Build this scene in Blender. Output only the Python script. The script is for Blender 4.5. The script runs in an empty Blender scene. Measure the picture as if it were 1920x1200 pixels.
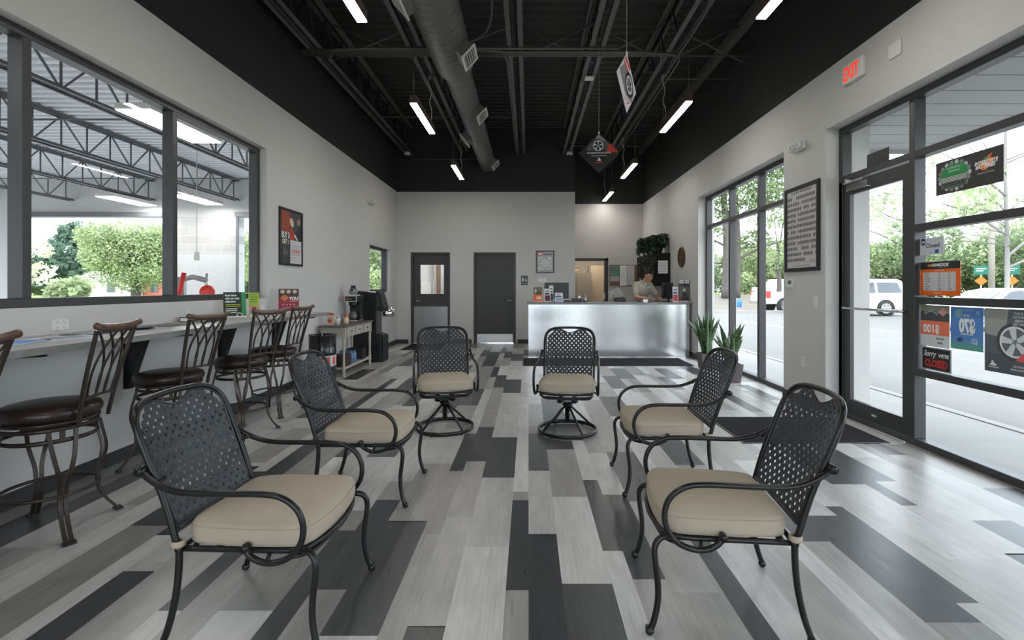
import bpy, bmesh, math, random
from mathutils import Vector, Matrix, noise
R = math.radians
PI = math.pi
scene = bpy.context.scene
C = scene.collection
# ---------------------------------------------------------------- camera
cam_d = bpy.data.cameras.new('camera'); cam = bpy.data.objects.new('camera', cam_d); C.objects.link(cam)
HC = 1.351
cam.location = (0, 0, HC); cam.rotation_euler = (R(90), 0, 0)
cam_d.lens = 17.0; cam_d.sensor_width = 36.0
cam_d.shift_x = -31.0 / 1920; cam_d.shift_y = -61.0 / 1920
cam_d.clip_start = 0.05; cam_d.clip_end = 600
scene.camera = cam
# ---------------------------------------------------------------- world / view
scene.view_settings.view_transform = 'Standard'
scene.view_settings.look = 'None'
scene.view_settings.gamma = 1.0
scene.view_settings.use_curve_mapping = False
scene.view_settings.exposure = 1.0
W = bpy.data.worlds.new('sky'); scene.world = W; W.use_nodes = True
wn = W.node_tree.nodes; wl = W.node_tree.links; wn.clear()
wo = wn.new('ShaderNodeOutputWorld'); wb = wn.new('ShaderNodeBackground')
tc = wn.new('ShaderNodeTexCoord'); mp = wn.new('ShaderNodeMapping'); mp.inputs['Scale'].default_value = (1, 1, 3)
nz = wn.new('ShaderNodeTexNoise'); nz.inputs['Scale'].default_value = 2.6; nz.inputs['Detail'].default_value = 8
cr = wn.new('ShaderNodeValToRGB')
cr.color_ramp.elements[0].position = .38; cr.color_ramp.elements[0].color = (.62, .76, .93, 1)
cr.color_ramp.elements[1].position = .6; cr.color_ramp.elements[1].color = (.95, .97, 1.0, 1)
wl.new(tc.outputs['Generated'], mp.inputs[0]); wl.new(mp.outputs[0], nz.inputs['Vector'])
wl.new(nz.outputs['Fac'], cr.inputs[0]); wl.new(cr.outputs[0], wb.inputs[0]); wl.new(wb.outputs[0], wo.inputs[0])
wb.inputs[1].default_value = 2.9
sd = bpy.data.lights.new('sun', 'SUN'); sd.energy = 1.6; sd.angle = R(25); sd.color = (1, .97, .92)
sun = bpy.data.objects.new('sun', sd); C.objects.link(sun); sun.rotation_euler = (R(38), R(-22), R(20))
LAMP = 24.0          # emission of the linear pendants
GLAMP = 14.0         # emission of the workshop fixtures
# ---------------------------------------------------------------- materials
MATS = {}
def mat(name, col, rough=.5, metal=0.0, var=.06, scale=6.0, bump=0.0, bscale=60.0, spec=.5, emit=None, es=0.0, coat=0.0, stretch=None, trans=0.0):
    if name in MATS: return MATS[name]
    m = bpy.data.materials.new(name); m.use_nodes = True
    nt = m.node_tree; n = nt.nodes; l = nt.links; b = n['Principled BSDF']
    t = n.new('ShaderNodeTexCoord'); mpp = n.new('ShaderNodeMapping')
    if stretch: mpp.inputs['Scale'].default_value = stretch
    l.new(t.outputs['Object'], mpp.inputs[0])
    ns = n.new('ShaderNodeTexNoise'); ns.inputs['Scale'].default_value = scale; ns.inputs['Detail'].default_value = 4
    l.new(mpp.outputs[0], ns.inputs['Vector'])
    mx = n.new('ShaderNodeMix'); mx.data_type = 'RGBA'
    mx.inputs[6].default_value = tuple(max(0, c * (1 - var)) for c in col) + (1,)
    mx.inputs[7].default_value = tuple(min(1, c * (1 + var)) for c in col) + (1,)
    l.new(ns.outputs['Fac'], mx.inputs[0]); l.new(mx.outputs[2], b.inputs['Base Color'])
    b.inputs['Roughness'].default_value = rough; b.inputs['Metallic'].default_value = metal
    b.inputs['Specular IOR Level'].default_value = spec
    b.inputs['Coat Weight'].default_value = coat
    if trans: b.inputs['Transmission Weight'].default_value = trans
    if bump:
        n2 = n.new('ShaderNodeTexNoise'); n2.inputs['Scale'].default_value = bscale; n2.inputs['Detail'].default_value = 3
        l.new(mpp.outputs[0], n2.inputs['Vector'])
        bp = n.new('ShaderNodeBump'); bp.inputs['Strength'].default_value = bump; bp.inputs['Distance'].default_value = .01
        l.new(n2.outputs['Fac'], bp.inputs['Height']); l.new(bp.outputs[0], b.inputs['Normal'])
    if emit:
        b.inputs['Emission Color'].default_value = tuple(emit) + (1,); b.inputs['Emission Strength'].default_value = es
    MATS[name] = m
    return m
def s2l(r, g, b):
    f = lambda c: (c / 255 / 12.92) if c <= 10 else ((c / 255 + .055) / 1.055) ** 2.4
    return (f(r), f(g), f(b))
def col(r, g, b, name=None, **k):
    return mat(name or 'c_%d_%d_%d' % (r, g, b), s2l(r, g, b), **k)
paint = mat('wall_paint', (.545, .535, .515), .75, var=.015, scale=3, bump=.05, bscale=250)
paint_r = mat('wall_paint_warm', (.50, .475, .45), .75, var=.015, scale=3)
black_paint = mat('black_wall_paint', (.020, .020, .020), .6, var=.1)
deck_black = mat('black_deck_paint', (.016, .016, .016), .5, var=.2)
steel_paint = mat('charcoal_steel_paint', (.105, .104, .101), .45, var=.12)
duct_paint = mat('duct_paint', (.115, .113, .109), .5, var=.08, scale=3)
alu = mat('bronze_window_frame', (.052, .052, .054), .38, .2, var=.05)
base_m = mat('baseboard_rubber', (.028, .029, .032), .5)
door_m = mat('door_laminate', (.045, .043, .042), .5, var=.25, scale=5, stretch=(14, 14, .7))
doorframe_m = mat('door_frame_paint', (.035, .034, .033), .45)
steel = mat('brushed_steel', (.42, .42, .42), .32, 1.0, var=.08, scale=30, stretch=(1, 1, 12))
chrome = mat('chrome', (.72, .72, .72), .14, 1.0)
chair_m = mat('black_powder_coat', (.010, .0095, .0095), .30, .0, var=.2, spec=.35)
weave_m = mat('charcoal_weave_metal', (.030, .032, .036), .40, .2, var=.15, scale=20)
cush_m = mat('beige_cushion_fabric', s2l(168, 156, 140), .9, var=.08, scale=9, bump=.25, bscale=420, spec=.15)
pipe_m = mat('cushion_piping', s2l(160, 148, 132), .9, spec=.1)
stool_m = mat('bronze_stool_metal', (.052, .040, .034), .34, .55, var=.25, scale=12)
stool_wood = mat('stool_rail_wood', (.085, .038, .020), .3, var=.35, scale=10, stretch=(2, 14, 14), coat=.3)
leather = mat('brown_leather', (.022, .012, .010), .33, var=.2, scale=8, bump=.15, bscale=90)
counter_m = mat('grey_stone_laminate', (.36, .35, .335), .32, var=.22, scale=7, spec=.5)
counter_e = mat('grey_laminate_edge', (.20, .195, .19), .4, var=.3, scale=14)
white_p = mat('white_plastic', (.70, .69, .66), .4)
black_pl = mat('black_plastic', (.013, .013, .014), .32, spec=.5)
black_f = mat('black_matte', (.008, .008, .008), .6)
paper = mat('white_paper', (.72, .72, .70), .7, var=.03)
ink = mat('black_ink', (.02, .02, .02), .6)
white_ink = mat('white_ink', (.82, .82, .80), .6)
red_m = mat('red_print', (.62, .035, .03), .5)
orange_m = mat('orange_print', (.78, .18, .02), .5)
blue_m = mat('blue_print', (.10, .27, .58), .5)
green_m = mat('green_print', (.02, .24, .07), .5)
mat_m = mat('mat_carpet', (.028, .026, .030), .95, var=.3, scale=60, bump=.5, bscale=300, spec=.1)
cream_wood = mat('cream_wood', (.40, .36, .31), .55, var=.12, scale=8, stretch=(1, 10, 1))
dark_top = mat('table_top_wood', (.12, .10, .085), .4, var=.2, scale=6, stretch=(8, 1, 8))
leaf_dark = mat('dark_leaf', (.012, .022, .010), .45, var=.5, scale=30)
soil = mat('soil', (.03, .02, .015), .95, var=.4, scale=60)
asphalt = mat('asphalt', (.17, .168, .162), .9, var=.12, scale=1.2, bump=.15, bscale=80, spec=.2)
concrete = mat('concrete', (.29, .285, .275), .85, var=.07, scale=2, spec=.2)
grass_m = mat('grass', (.20, .26, .085), .95, var=.35, scale=.7, spec=.1)
dirt_m = mat('dirt_bank', (.17, .155, .13), .95, var=.3, scale=1.5, spec=.1)
bark = mat('bark', (.085, .078, .072), .9, var=.3, scale=6, bump=.6, bscale=12, stretch=(1, 1, .25))
garage_white = mat('garage_white', (.62, .62, .61), .7, var=.03)
garage_floor = mat('garage_floor', (.55, .55, .54), .5, var=.1)
tan_m = mat('tan_panel', (.56, .47, .36), .6)

def glass_mat():
    m = bpy.data.materials.new('clear_glass'); m.use_nodes = True
    nt = m.node_tree; n = nt.nodes; l = nt.links; n.clear()
    o = n.new('ShaderNodeOutputMaterial'); mx = n.new('ShaderNodeMixShader')
    t = n.new('ShaderNodeBsdfTransparent'); t.inputs[0].default_value = (.94, .96, .95, 1)
    g = n.new('ShaderNodeBsdfGlossy'); g.inputs['Roughness'].default_value = .01
    lw = n.new('ShaderNodeLayerWeight'); lw.inputs['Blend'].default_value = .5
    p = n.new('ShaderNodeMath'); p.operation = 'POWER'; p.inputs[1].default_value = 5
    a = n.new('ShaderNodeMath'); a.operation = 'MULTIPLY_ADD'; a.inputs[1].default_value = .7; a.inputs[2].default_value = .035
    l.new(lw.outputs['Facing'], p.inputs[0]); l.new(p.outputs[0], a.inputs[0]); l.new(a.outputs[0], mx.inputs[0])
    l.new(t.outputs[0], mx.inputs[1]); l.new(g.outputs[0], mx.inputs[2]); l.new(mx.outputs[0], o.inputs[0])
    return m
glass = glass_mat()
def leafmat(name, c, tr=.45):
    m = bpy.data.materials.new(name); m.use_nodes = True
    nt = m.node_tree; n = nt.nodes; l = nt.links; n.clear()
    o = n.new('ShaderNodeOutputMaterial'); mx = n.new('ShaderNodeMixShader'); mx.inputs[0].default_value = tr
    d = n.new('ShaderNodeBsdfDiffuse'); t = n.new('ShaderNodeBsdfTranslucent')
    tcn = n.new('ShaderNodeTexCoord'); ns = n.new('ShaderNodeTexNoise'); ns.inputs['Scale'].default_value = .9; ns.inputs['Detail'].default_value = 6
    r = n.new('ShaderNodeValToRGB')
    r.color_ramp.elements[0].position = .35; r.color_ramp.elements[0].color = tuple(x * .6 for x in c) + (1,)
    r.color_ramp.elements[1].position = .65; r.color_ramp.elements[1].color = tuple(min(1, x * 1.3) for x in c) + (1,)
    l.new(tcn.outputs['Object'], ns.inputs['Vector']); l.new(ns.outputs['Fac'], r.inputs[0])
    l.new(r.outputs[0], d.inputs[0]); l.new(r.outputs[0], t.inputs[0])
    l.new(d.outputs[0], mx.inputs[1]); l.new(t.outputs[0], mx.inputs[2]); l.new(mx.outputs[0], o.inputs[0])
    return m
leaf_a = leafmat('leaf_light', (.36, .43, .24)); leaf_b = leafmat('leaf_mid', (.22, .29, .15)); leaf_c = leafmat('leaf_pine', (.13, .20, .15)); leaf_d = leafmat('leaf_pale_blossom', (.70, .72, .50))

def emis(name, c, s):
    m = bpy.data.materials.new(name); m.use_nodes = True
    n = m.node_tree.nodes; b = n['Principled BSDF']
    b.inputs['Base Color'].default_value = (.8, .8, .8, 1)
    b.inputs['Emission Color'].default_value = tuple(c) + (1,); b.inputs['Emission Strength'].default_value = s
    tcn = n.new('ShaderNodeTexCoord'); ns = n.new('ShaderNodeTexNoise'); ns.inputs['Scale'].default_value = 3
    m.node_tree.links.new(tcn.outputs['Object'], ns.inputs['Vector'])
    rr = n.new('ShaderNodeMapRange'); rr.inputs[3].default_value = .38; rr.inputs[4].default_value = .42
    m.node_tree.links.new(ns.outputs['Fac'], rr.inputs[0]); m.node_tree.links.new(rr.outputs[0], b.inputs['Roughness'])
    return m
lamp_em = emis('led_diffuser', (1, .97, .92), LAMP)
glamp_em = emis('workshop_tube_light', (1, 1, 1), GLAMP)

# ---------------------------------------------------------------- mesh builder
class MB:
    def __init__(s): s.v = []; s.f = []; s.m = []; s.s = []; s.mats = []
    def mi(s, m):
        if m not in s.mats: s.mats.append(m)
        return s.mats.index(m)
    def add(s, vs, fs, m, smooth=False, M=None):
        o = len(s.v); k = s.mi(m)
        for p in vs:
            p = Vector(p)
            s.v.append(M @ p if M is not None else p)
        for f in fs: s.f.append([o + i for i in f]); s.m.append(k); s.s.append(smooth)
        return s
    def box(s, a, b, m, M=None):
        x0, y0, z0 = [min(a[i], b[i]) for i in range(3)]; x1, y1, z1 = [max(a[i], b[i]) for i in range(3)]
        return s.add([(x0, y0, z0), (x1, y0, z0), (x1, y1, z0), (x0, y1, z0), (x0, y0, z1), (x1, y0, z1), (x1, y1, z1), (x0, y1, z1)],
                     [(0, 3, 2, 1), (4, 5, 6, 7), (0, 1, 5, 4), (1, 2, 6, 5), (2, 3, 7, 6), (3, 0, 4, 7)], m, False, M)
    def prism(s, poly, y0, y1, m, M=None, smooth=False):      # polygon in xz, thickness along y
        n = len(poly)
        vs = [(p[0], y0, p[1]) for p in poly] + [(p[0], y1, p[1]) for p in poly]
        fs = [tuple(range(n)), tuple(range(2 * n - 1, n - 1, -1))]
        fs += [(i, i + n, (i + 1) % n + n, (i + 1) % n) for i in range(n)]
        return s.add(vs, fs, m, smooth, M)
    def rect(s, x0, z0, x1, z1, y, m, M=None):               # quad facing -y
        return s.add([(x0, y, z0), (x1, y, z0), (x1, y, z1), (x0, y, z1)], [(0, 1, 2, 3)], m, False, M)
    def poly(s, pts, y, m, M=None):
        return s.add([(p[0], y, p[1]) for p in pts], [tuple(range(len(pts)))], m, False, M)
    def disc(s, x, z, r, y, m, n=24, rx=None, M=None):
        rx = rx or r
        return s.poly([(x + rx * math.cos(2 * PI * i / n), z + r * math.sin(2 * PI * i / n)) for i in range(n)], y, m, M)
    def ringd(s, x, z, r0, r1, y, m, n=28, a0=0, a1=2 * PI, M=None):
        vs = []; fs = []
        for i in range(n + 1):
            a = a0 + (a1 - a0) * i / n
            vs += [(x + r0 * math.cos(a), y, z + r0 * math.sin(a)), (x + r1 * math.cos(a), y, z + r1 * math.sin(a))]
        for i in range(n): fs.append((2 * i, 2 * i + 1, 2 * i + 3, 2 * i + 2))
        return s.add(vs, fs, m, False, M)
    def lathe(s, prof, m, n=24, M=None, smooth=True, cap=True):   # (r,z) profile about z
        vs = []; fs = []
        for r, z in prof:
            for i in range(n):
                a = 2 * PI * i / n; vs.append((r * math.cos(a), r * math.sin(a), z))
        for j in range(len(prof) - 1):
            for i in range(n):
                i2 = (i + 1) % n; fs.append((j * n + i, j * n + i2, (j + 1) * n + i2, (j + 1) * n + i))
        if cap:
            fs.append(tuple(range(n - 1, -1, -1))); k = (len(prof) - 1) * n; fs.append(tuple(range(k, k + n)))
        return s.add(vs, fs, m, smooth, M)
    def tube(s, pts, r, m, n=8, closed=False, smooth=True, M=None, flat=None, up=None):
        """sweep; r may be list; flat=(a,b) elliptical half sizes: a sideways, b along 'up'"""
        P = [Vector(p) for p in pts]; N = len(P); vs = []; fs = []
        T = []
        for i in range(N):
            if closed: t = P[(i + 1) % N] - P[i - 1]
            else: t = P[min(i + 1, N - 1)] - P[max(i - 1, 0)]
            if t.length < 1e-9: t = Vector((0, 0, 1))
            T.append(t.normalized())
        u = Vector(up) if up else (Vector((0, 0, 1)) if abs(T[0].z) < .9 else Vector((0, 1, 0)))
        u = (u - T[0] * u.dot(T[0])).normalized()
        for i in range(N):
            if up and flat:
                u2 = Vector(up); u2 = u2 - T[i] * u2.dot(T[i])
                if u2.length > .05: u = u2.normalized()
                else: u = (u - T[i] * u.dot(T[i])).normalized()
            else: u = (u - T[i] * u.dot(T[i])).normalized()
            w = T[i].cross(u)
            rr = r[i] if isinstance(r, (list, tuple)) else r
            for k in range(n):
                a = 2 * PI * (k + .5) / n
                if flat: vs.append(P[i] + w * (flat[0] * math.cos(a) * 1.0) + u * (flat[1] * math.sin(a)))
                else: vs.append(P[i] + (w * math.cos(a) + u * math.sin(a)) * rr)
        for i in range(N if closed else N - 1):
            j = (i + 1) % N
            for k in range(n):
                k2 = (k + 1) % n; fs.append((i * n + k, i * n + k2, j * n + k2, j * n + k))
        if not closed:
            fs.append(tuple(range(n - 1, -1, -1))); q = (N - 1) * n; fs.append(tuple(range(q, q + n)))
        return s.add(vs, fs, m, smooth, M)
    def ball(s, c, r, m, n=12, M=None, sz=(1, 1, 1)):
        vs = []; fs = []; h = n // 2
        for j in range(h + 1):
            t = PI * j / h
            for i in range(n):
                a = 2 * PI * i / n
                vs.append((c[0] + r * sz[0] * math.sin(t) * math.cos(a), c[1] + r * sz[1] * math.sin(t) * math.sin(a), c[2] + r * sz[2] * math.cos(t)))
        for j in range(h):
            for i in range(n):
                i2 = (i + 1) % n; fs.append((j * n + i, (j + 1) * n + i, (j + 1) * n + i2, j * n + i2))
        return s.add(vs, fs, m, True, M)
    def text(s, t, x, z, h, y, m, align='c', sx=1.0, mirror=False, shear=0.0, rot=0.0, M=None, bold=0.0):
        vs, fs, w = text_geo(t, bold)
        o = {'c': -w / 2, 'l': 0, 'r': -w}[align]
        out = []
        for a, b in vs:
            u = (a + o) * h * sx + b * h * shear
            if mirror: u = -u
            q = b * h; c_, s_ = math.cos(rot), math.sin(rot)
            out.append((x + u * c_ - q * s_, y, z + u * s_ + q * c_))
        if mirror: fs = [tuple(reversed(f)) for f in fs]
        return s.add(out, fs, m, False, M)
    def build(s, name, parent=None, loc=(0, 0, 0), rot=0, bevel=0, seg=2):
        me = bpy.data.meshes.new(name); me.from_pydata([tuple(p) for p in s.v], [], s.f)
        for m in s.mats: me.materials.append(m)
        me.polygons.foreach_set('material_index', s.m); me.polygons.foreach_set('use_smooth', s.s); me.update()
        o = bpy.data.objects.new(name, me); C.objects.link(o); o.location = loc; o.rotation_euler = (0, 0, rot)
        if parent: o.parent = parent
        if bevel:
            b = o.modifiers.new('bevel', 'BEVEL'); b.width = bevel; b.segments = seg; b.limit_method = 'ANGLE'; b.angle_limit = R(40)
        return o
_tc = {}
def text_geo(t, bold=0.0):
    k = (t, bold)
    if k in _tc: return _tc[k]
    cu = bpy.data.curves.new('t', 'FONT'); cu.body = t; cu.size = 1.0; cu.offset = bold; cu.resolution_u = 3
    ob = bpy.data.objects.new('t', cu); C.objects.link(ob)
    dg = bpy.context.evaluated_depsgraph_get(); me = ob.evaluated_get(dg).to_mesh()
    vs = [(v.co.x, v.co.y) for v in me.vertices]; fs = [tuple(p.vertices) for p in me.polygons]
    ob.evaluated_get(dg).to_mesh_clear(); bpy.data.objects.remove(ob); bpy.data.curves.remove(cu)
    x0 = min([a for a, b in vs] or [0]); x1 = max([a for a, b in vs] or [0])
    # scale so that cap height is 1
    vs = [((a - x0) / .7, b / .7) for a, b in vs]
    _tc[k] = (vs, fs, (x1 - x0) / .7)
    return _tc[k]
def tag(o, label=None, cat=None, group=None, kind=None):
    if label: o['label'] = label
    if cat: o['category'] = cat
    if group: o['group'] = group
    if kind: o['kind'] = kind
    return o
def thing(name, label, cat, loc=(0, 0, 0), rot=0, group=None, kind=None):
    o = bpy.data.objects.new(name, None); o.empty_display_size = .1; C.objects.link(o)
    o.location = loc; o.rotation_euler = (0, 0, rot)
    return tag(o, label, cat, group, kind)
def dup(root, loc, rot=0, label=None, group=None):
    def cp(o, par):
        c = o.copy(); C.objects.link(c); c.parent = par
        for ch in list(o.children): cp(ch, c)
        return c
    r = cp(root, None); r.location = loc; r.rotation_euler = (0, 0, rot)
    if label: r['label'] = label
    if group: r['group'] = group
    return r
def crom(pts, k=5, closed=False):
    P = [Vector(p) for p in pts]; out = []; N = len(P)
    rng = range(N if closed else N - 1)
    for i in rng:
        if closed: a, b, c, d = P[i - 1], P[i], P[(i + 1) % N], P[(i + 2) % N]
        else: a, b, c, d = P[max(i - 1, 0)], P[i], P[i + 1], P[min(i + 2, N - 1)]
        for j in range(k):
            t = j / k
            out.append(.5 * ((2 * b) + (c - a) * t + (2 * a - 5 * b + 4 * c - d) * t * t + (3 * b - a - 3 * c + d) * t ** 3))
    if not closed: out.append(P[-1])
    return out
def circ(r, z, n=32, cx=0, cy=0): return [(cx + r * math.cos(2 * PI * i / n), cy + r * math.sin(2 * PI * i / n), z) for i in range(n)]
LW, RW = R(90), R(-90)     # rotation of flat things on the left / right wall
XL, XR = -3.17, 3.16
ZB, ZF, ZN = 11.67, 13.37, -2.6     # depth of back wall, recess wall, wall behind the camera
ZC = 5.2; ZK = 3.658
XI = 1.12                           # recess starts
# ================================================================ STRUCTURE
def struct(mb, name, parent=None, **k):
    o = mb.build(name, parent, **k)
    if not parent: o['kind'] = 'structure'
    return o
def wallseg(mb, x0, x1, y0, y1, holes, axis, z1=ZC, lower=paint):
    """wall as boxes around rectangular holes; holes=(a0,a1,z0,z1) along axis; paint changes at ZK"""
    A0, A1 = (y0, y1) if axis == 'y' else (x0, x1)
    cuts = sorted(set([A0, A1] + [h[0] for h in holes] + [h[1] for h in holes]))
    def bx(a, b, za, zb):
        for (p, q, m) in ((max(za, 0), min(zb, ZK), lower), (max(za, ZK), zb, black_paint)):
            if q - p > 1e-4:
                if axis == 'y': mb.box((x0, a, p), (x1, b, q), m)
                else: mb.box((a, y0, p), (b, y1, q), m)
    for a, b in zip(cuts[:-1], cuts[1:]):
        hs = sorted([h for h in holes if h[0] <= a + 1e-6 and h[1] >= b - 1e-6], key=lambda h: h[2])
        z = 0
        for h in hs:
            if h[2] > z: bx(a, b, z, h[2])
            z = h[3]
        bx(a, b, z, z1)
# openings
LWIN = (.44, 5.855, 1.22, 3.03); SWIN = (9.65, 11.09, 1.25, 2.215)
RWIN = (5.99, 9.01, 0.0, 3.03); STORE = (-.5, 5.144, 0.0, 3.03)
mb = MB(); wallseg(mb, XL - .22, XL, ZN, ZB + .2, [LWIN, SWIN], 'y'); struct(mb, 'wall_left')
mb = MB(); wallseg(mb, XR, XR + .30, ZN, ZF + .2, [STORE, RWIN], 'y')
mb.box((XR + .30, 5.144, 0), (3.63, 5.95, 3.9), paint); struct(mb, 'wall_right')
D1 = (-2.835, -1.896, 0, 2.197); D2 = (-1.32, -.31, 0, 2.197)
mb = MB(); wallseg(mb, XL - .22, XI, ZB, ZB + .2, [D1, D2], 'x')
for (a, b) in ((ZB + .2, ZF),):
    mb.box((XI - .15, a, 0), (XI, b, ZK), paint); mb.box((XI - .15, a, ZK), (XI, b, ZC), black_paint)
struct(mb, 'wall_back')
D3 = (1.2, 2.2, 0, 2.16)
mb = MB(); wallseg(mb, XI - .15, XR + .3, ZF, ZF + .15, [D3], 'x', lower=paint_r); struct(mb, 'wall_reception')
mb = MB(); wallseg(mb, XL - .22, XR + .3, ZN - .2, ZN, [(-2.7, 2.7, 0, 3.03)], 'x'); struct(mb, 'wall_front')
# back office behind the reception doorway
mb = MB()
mb.box((.6, 15.9, 0), (3.6, 16.0, 2.7), paint_r); mb.box((.55, ZF + .15, 0), (.65, 15.9, 2.7), paint_r); mb.box((3.5, ZF + .15, 0), (3.6, 15.9, 2.7), paint_r)
mb.box((.5, ZF + .15, 2.7), (3.6, 16, 2.8), garage_white); struct(mb, 'wall_office')
# floor planks ----------------------------------------------------
def floor_mat():
    m = bpy.data.materials.new('vinyl_planks'); m.use_nodes = True
    nt = m.node_tree; n = nt.nodes; l = nt.links; b = n['Principled BSDF']
    at = n.new('ShaderNodeAttribute'); at.attribute_name = 'tone'
    sp = n.new('ShaderNodeSeparateColor'); l.new(at.outputs['Color'], sp.inputs[0])
    tcn = n.new('ShaderNodeTexCoord')
    off = n.new('ShaderNodeVectorMath'); off.operation = 'MULTIPLY_ADD'
    off.inputs[1].default_value = (17, 31, 9); l.new(at.outputs['Color'], off.inputs[0]); l.new(tcn.outputs['Object'], off.inputs[2])
    mp1 = n.new('ShaderNodeMapping'); mp1.inputs['Scale'].default_value = (60, 2.2, 1); l.new(off.outputs[0], mp1.inputs[0])
    g = n.new('ShaderNodeTexNoise'); g.inputs['Scale'].default_value = 1.6; g.inputs['Detail'].default_value = 6; g.inputs['Distortion'].default_value = .6; l.new(mp1.outputs[0], g.inputs['Vector'])
    mp2 = n.new('ShaderNodeMapping'); mp2.inputs['Scale'].default_value = (9, 3, 1); l.new(off.outputs[0], mp2.inputs[0])
    c = n.new('ShaderNodeTexNoise'); c.inputs['Scale'].default_value = 1.5; c.inputs['Detail'].default_value = 5; l.new(mp2.outputs[0], c.inputs['Vector'])
    r = n.new('ShaderNodeValToRGB'); e = r.color_ramp.elements
    e[0].position = 0; e[0].color = (.040, .042, .044, 1); e[1].position = 1; e[1].color = (.56, .55, .53, 1)
    x = e.new(.12); x.color = (.050, .052, .054, 1); x = e.new(.5); x.color = (.28, .268, .25, 1); x = e.new(.75); x.color = (.44, .428, .41, 1)
    l.new(sp.outputs[0], r.inputs[0])
    m1 = n.new('ShaderNodeMath'); m1.operation = 'ADD'; l.new(g.outputs['Fac'], m1.inputs[0]); l.new(c.outputs['Fac'], m1.inputs[1])
    mr = n.new('ShaderNodeMapRange'); mr.inputs[1].default_value = .65; mr.inputs[2].default_value = 1.35; mr.inputs[3].default_value = .80; mr.inputs[4].default_value = 1.17; l.new(m1.outputs[0], mr.inputs[0])
    mv = n.new('ShaderNodeVectorMath'); mv.operation = 'SCALE'; l.new(r.outputs[0], mv.inputs[0]); l.new(mr.outputs[0], mv.inputs['Scale'])
    l.new(mv.outputs[0], b.inputs['Base Color'])
    rr = n.new('ShaderNodeMapRange'); rr.inputs[3].default_value = .22; rr.inputs[4].default_value = .40; l.new(g.outputs['Fac'], rr.inputs[0]); l.new(rr.outputs[0], b.inputs['Roughness'])
    bp = n.new('ShaderNodeBump'); bp.inputs['Strength'].default_value = .12; bp.inputs['Distance'].default_value = .004; l.new(g.outputs['Fac'], bp.inputs['Height']); l.new(bp.outputs[0], b.inputs['Normal'])
    return m
cols = []
for k in range(-8, 8):
    x = k * .4826
    cols += [(x, x + .1524), (x + .1524, x + .381), (x + .381, x + .4826)]
DARK = [(-.05, 2.157), (.07, 1.73), (.27, 1.289), (.43, 2.479), (.56, 2.238), (.75, 3.055), (.07, 3.564), (.27, 4.034), (.27, 4.948), (.43, 4.27),
 (-.2, 3.434), (-.4, 3.758), (-.53, 3.558), (-.9, 2.162), (-.7, 1.875), (-1.01, 1.773), (-1.5, 2.02), (-1.85, 1.389), (-2.14, 2.741), (-1.98, 2.637),
 (-2.94, 2.12), (-2.82, 2.0), (-2.82, 2.914), (-2.82, 3.828), (1.88, 2.07), (1.7, 1.949), (1.52, 2.571), (2.2, 3.32), (2.36, 2.995), (2.48, 3.37), (2.68, 1.889), (3.15, 2.34), (2.48, 1.53),
 (.91, 1.70), (-.4, 1.01), (1.4, 7.15), (1.52, 7.15), (1.23, 6.46), (.91, 5.07), (1.04, 5.07), (2.2, 7.15), (2.0, 6.4), (2.48, 5.25), (2.95, 5.8), (1.23, 3.68),
 (-.7, 5.54), (-.9, 5.2), (-.2, 6.19), (-.4, 6.53), (-.53, 7.29), (-.7, 8.31), (-.9, 9.5), (-.53, 9.9), (-.2, 8.9), (-.05, 9.6), (.07, 10.2), (-1.0, 7.5), (-1.2, 8.9), (-1.7, 9.7), (-1.36, 10.5),
 (-2.63, 7.08), (-1.98, 5.35), (-1.98, 6.264), (-1.85, 3.3), (-1.85, 4.214), (-1.5, 3.85), (-1.2, 3.85), (-1.5, 7.4), (-1.7, 6.3), (-1.2, 6.6), (-1.36, 5.5), (-2.2, 8.3), (-2.35, 5.0), (-2.5, 9.4),
 (2.0, 8.9), (2.68, 7.5), (.56, 7.6), (.3, 8.5), (2.9, 3.9)]
rng = random.Random(5)
mb = MB(); fm = floor_mat(); tones = []
Y0, Y1 = ZN, 16.0; L = .9144
for (a, b) in cols:
    a_, b_ = max(a, -3.2), min(b, 3.44)
    if b_ - a_ < .002: continue
    dk = sorted([y for (x, y) in DARK if a < x < b])
    segs = []
    ph = (dk[0] % L) if dk else rng.random() * L
    y = Y0; ends = []
    # dark planks fixed, fill between
    cur = Y0
    marks = [(q, q + L, 0.06 + .1 * rng.random()) for q in dk]
    fixed = []
    for q in marks:
        if fixed and q[0] < fixed[-1][1] - .05: continue
        fixed.append(q)
    def fill(p, q):
        t = q
        while t > p + .02:
            s_ = max(p, t - L)
            u = rng.random()
            tn = .12 * rng.random() if (u < .07 and (s_ > 10.5 or s_ < 0)) else (.40 + .25 * rng.random() if u < .42 else .66 + .34 * rng.random())
            segs.append((s_, t, tn)); t = s_
    for q in fixed:
        fill(cur, q[0]) if q[0] > cur else None
        segs.append((max(q[0], Y0), q[1], q[2])); cur = q[1]
    if not fixed: cur = Y0 + ph - L
    # fill forward after last dark
    t = cur
    while t < Y1:
        u = rng.random()
        tn = .12 * rng.random() if (u < .13 and t > 9) else (.40 + .25 * rng.random() if u < .42 else .66 + .34 * rng.random())
        segs.append((max(t, Y0), min(t + L, Y1), tn)); t += L
    for (p, q, tn) in segs:
        if q - p < .01: continue
        mb.add([(a_, p, 0), (b_, p, 0), (b_, q, 0), (a_, q, 0)], [(0, 1, 2, 3)], fm); tones.append((tn, rng.random(), rng.random()))
fl = struct(mb, 'floor')
ca = fl.data.color_attributes.new('tone', 'FLOAT_COLOR', 'CORNER')
for i, p in enumerate(fl.data.polygons):
    for li in p.loop_indices: ca.data[li].color = tones[i] + (1,)
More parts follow.
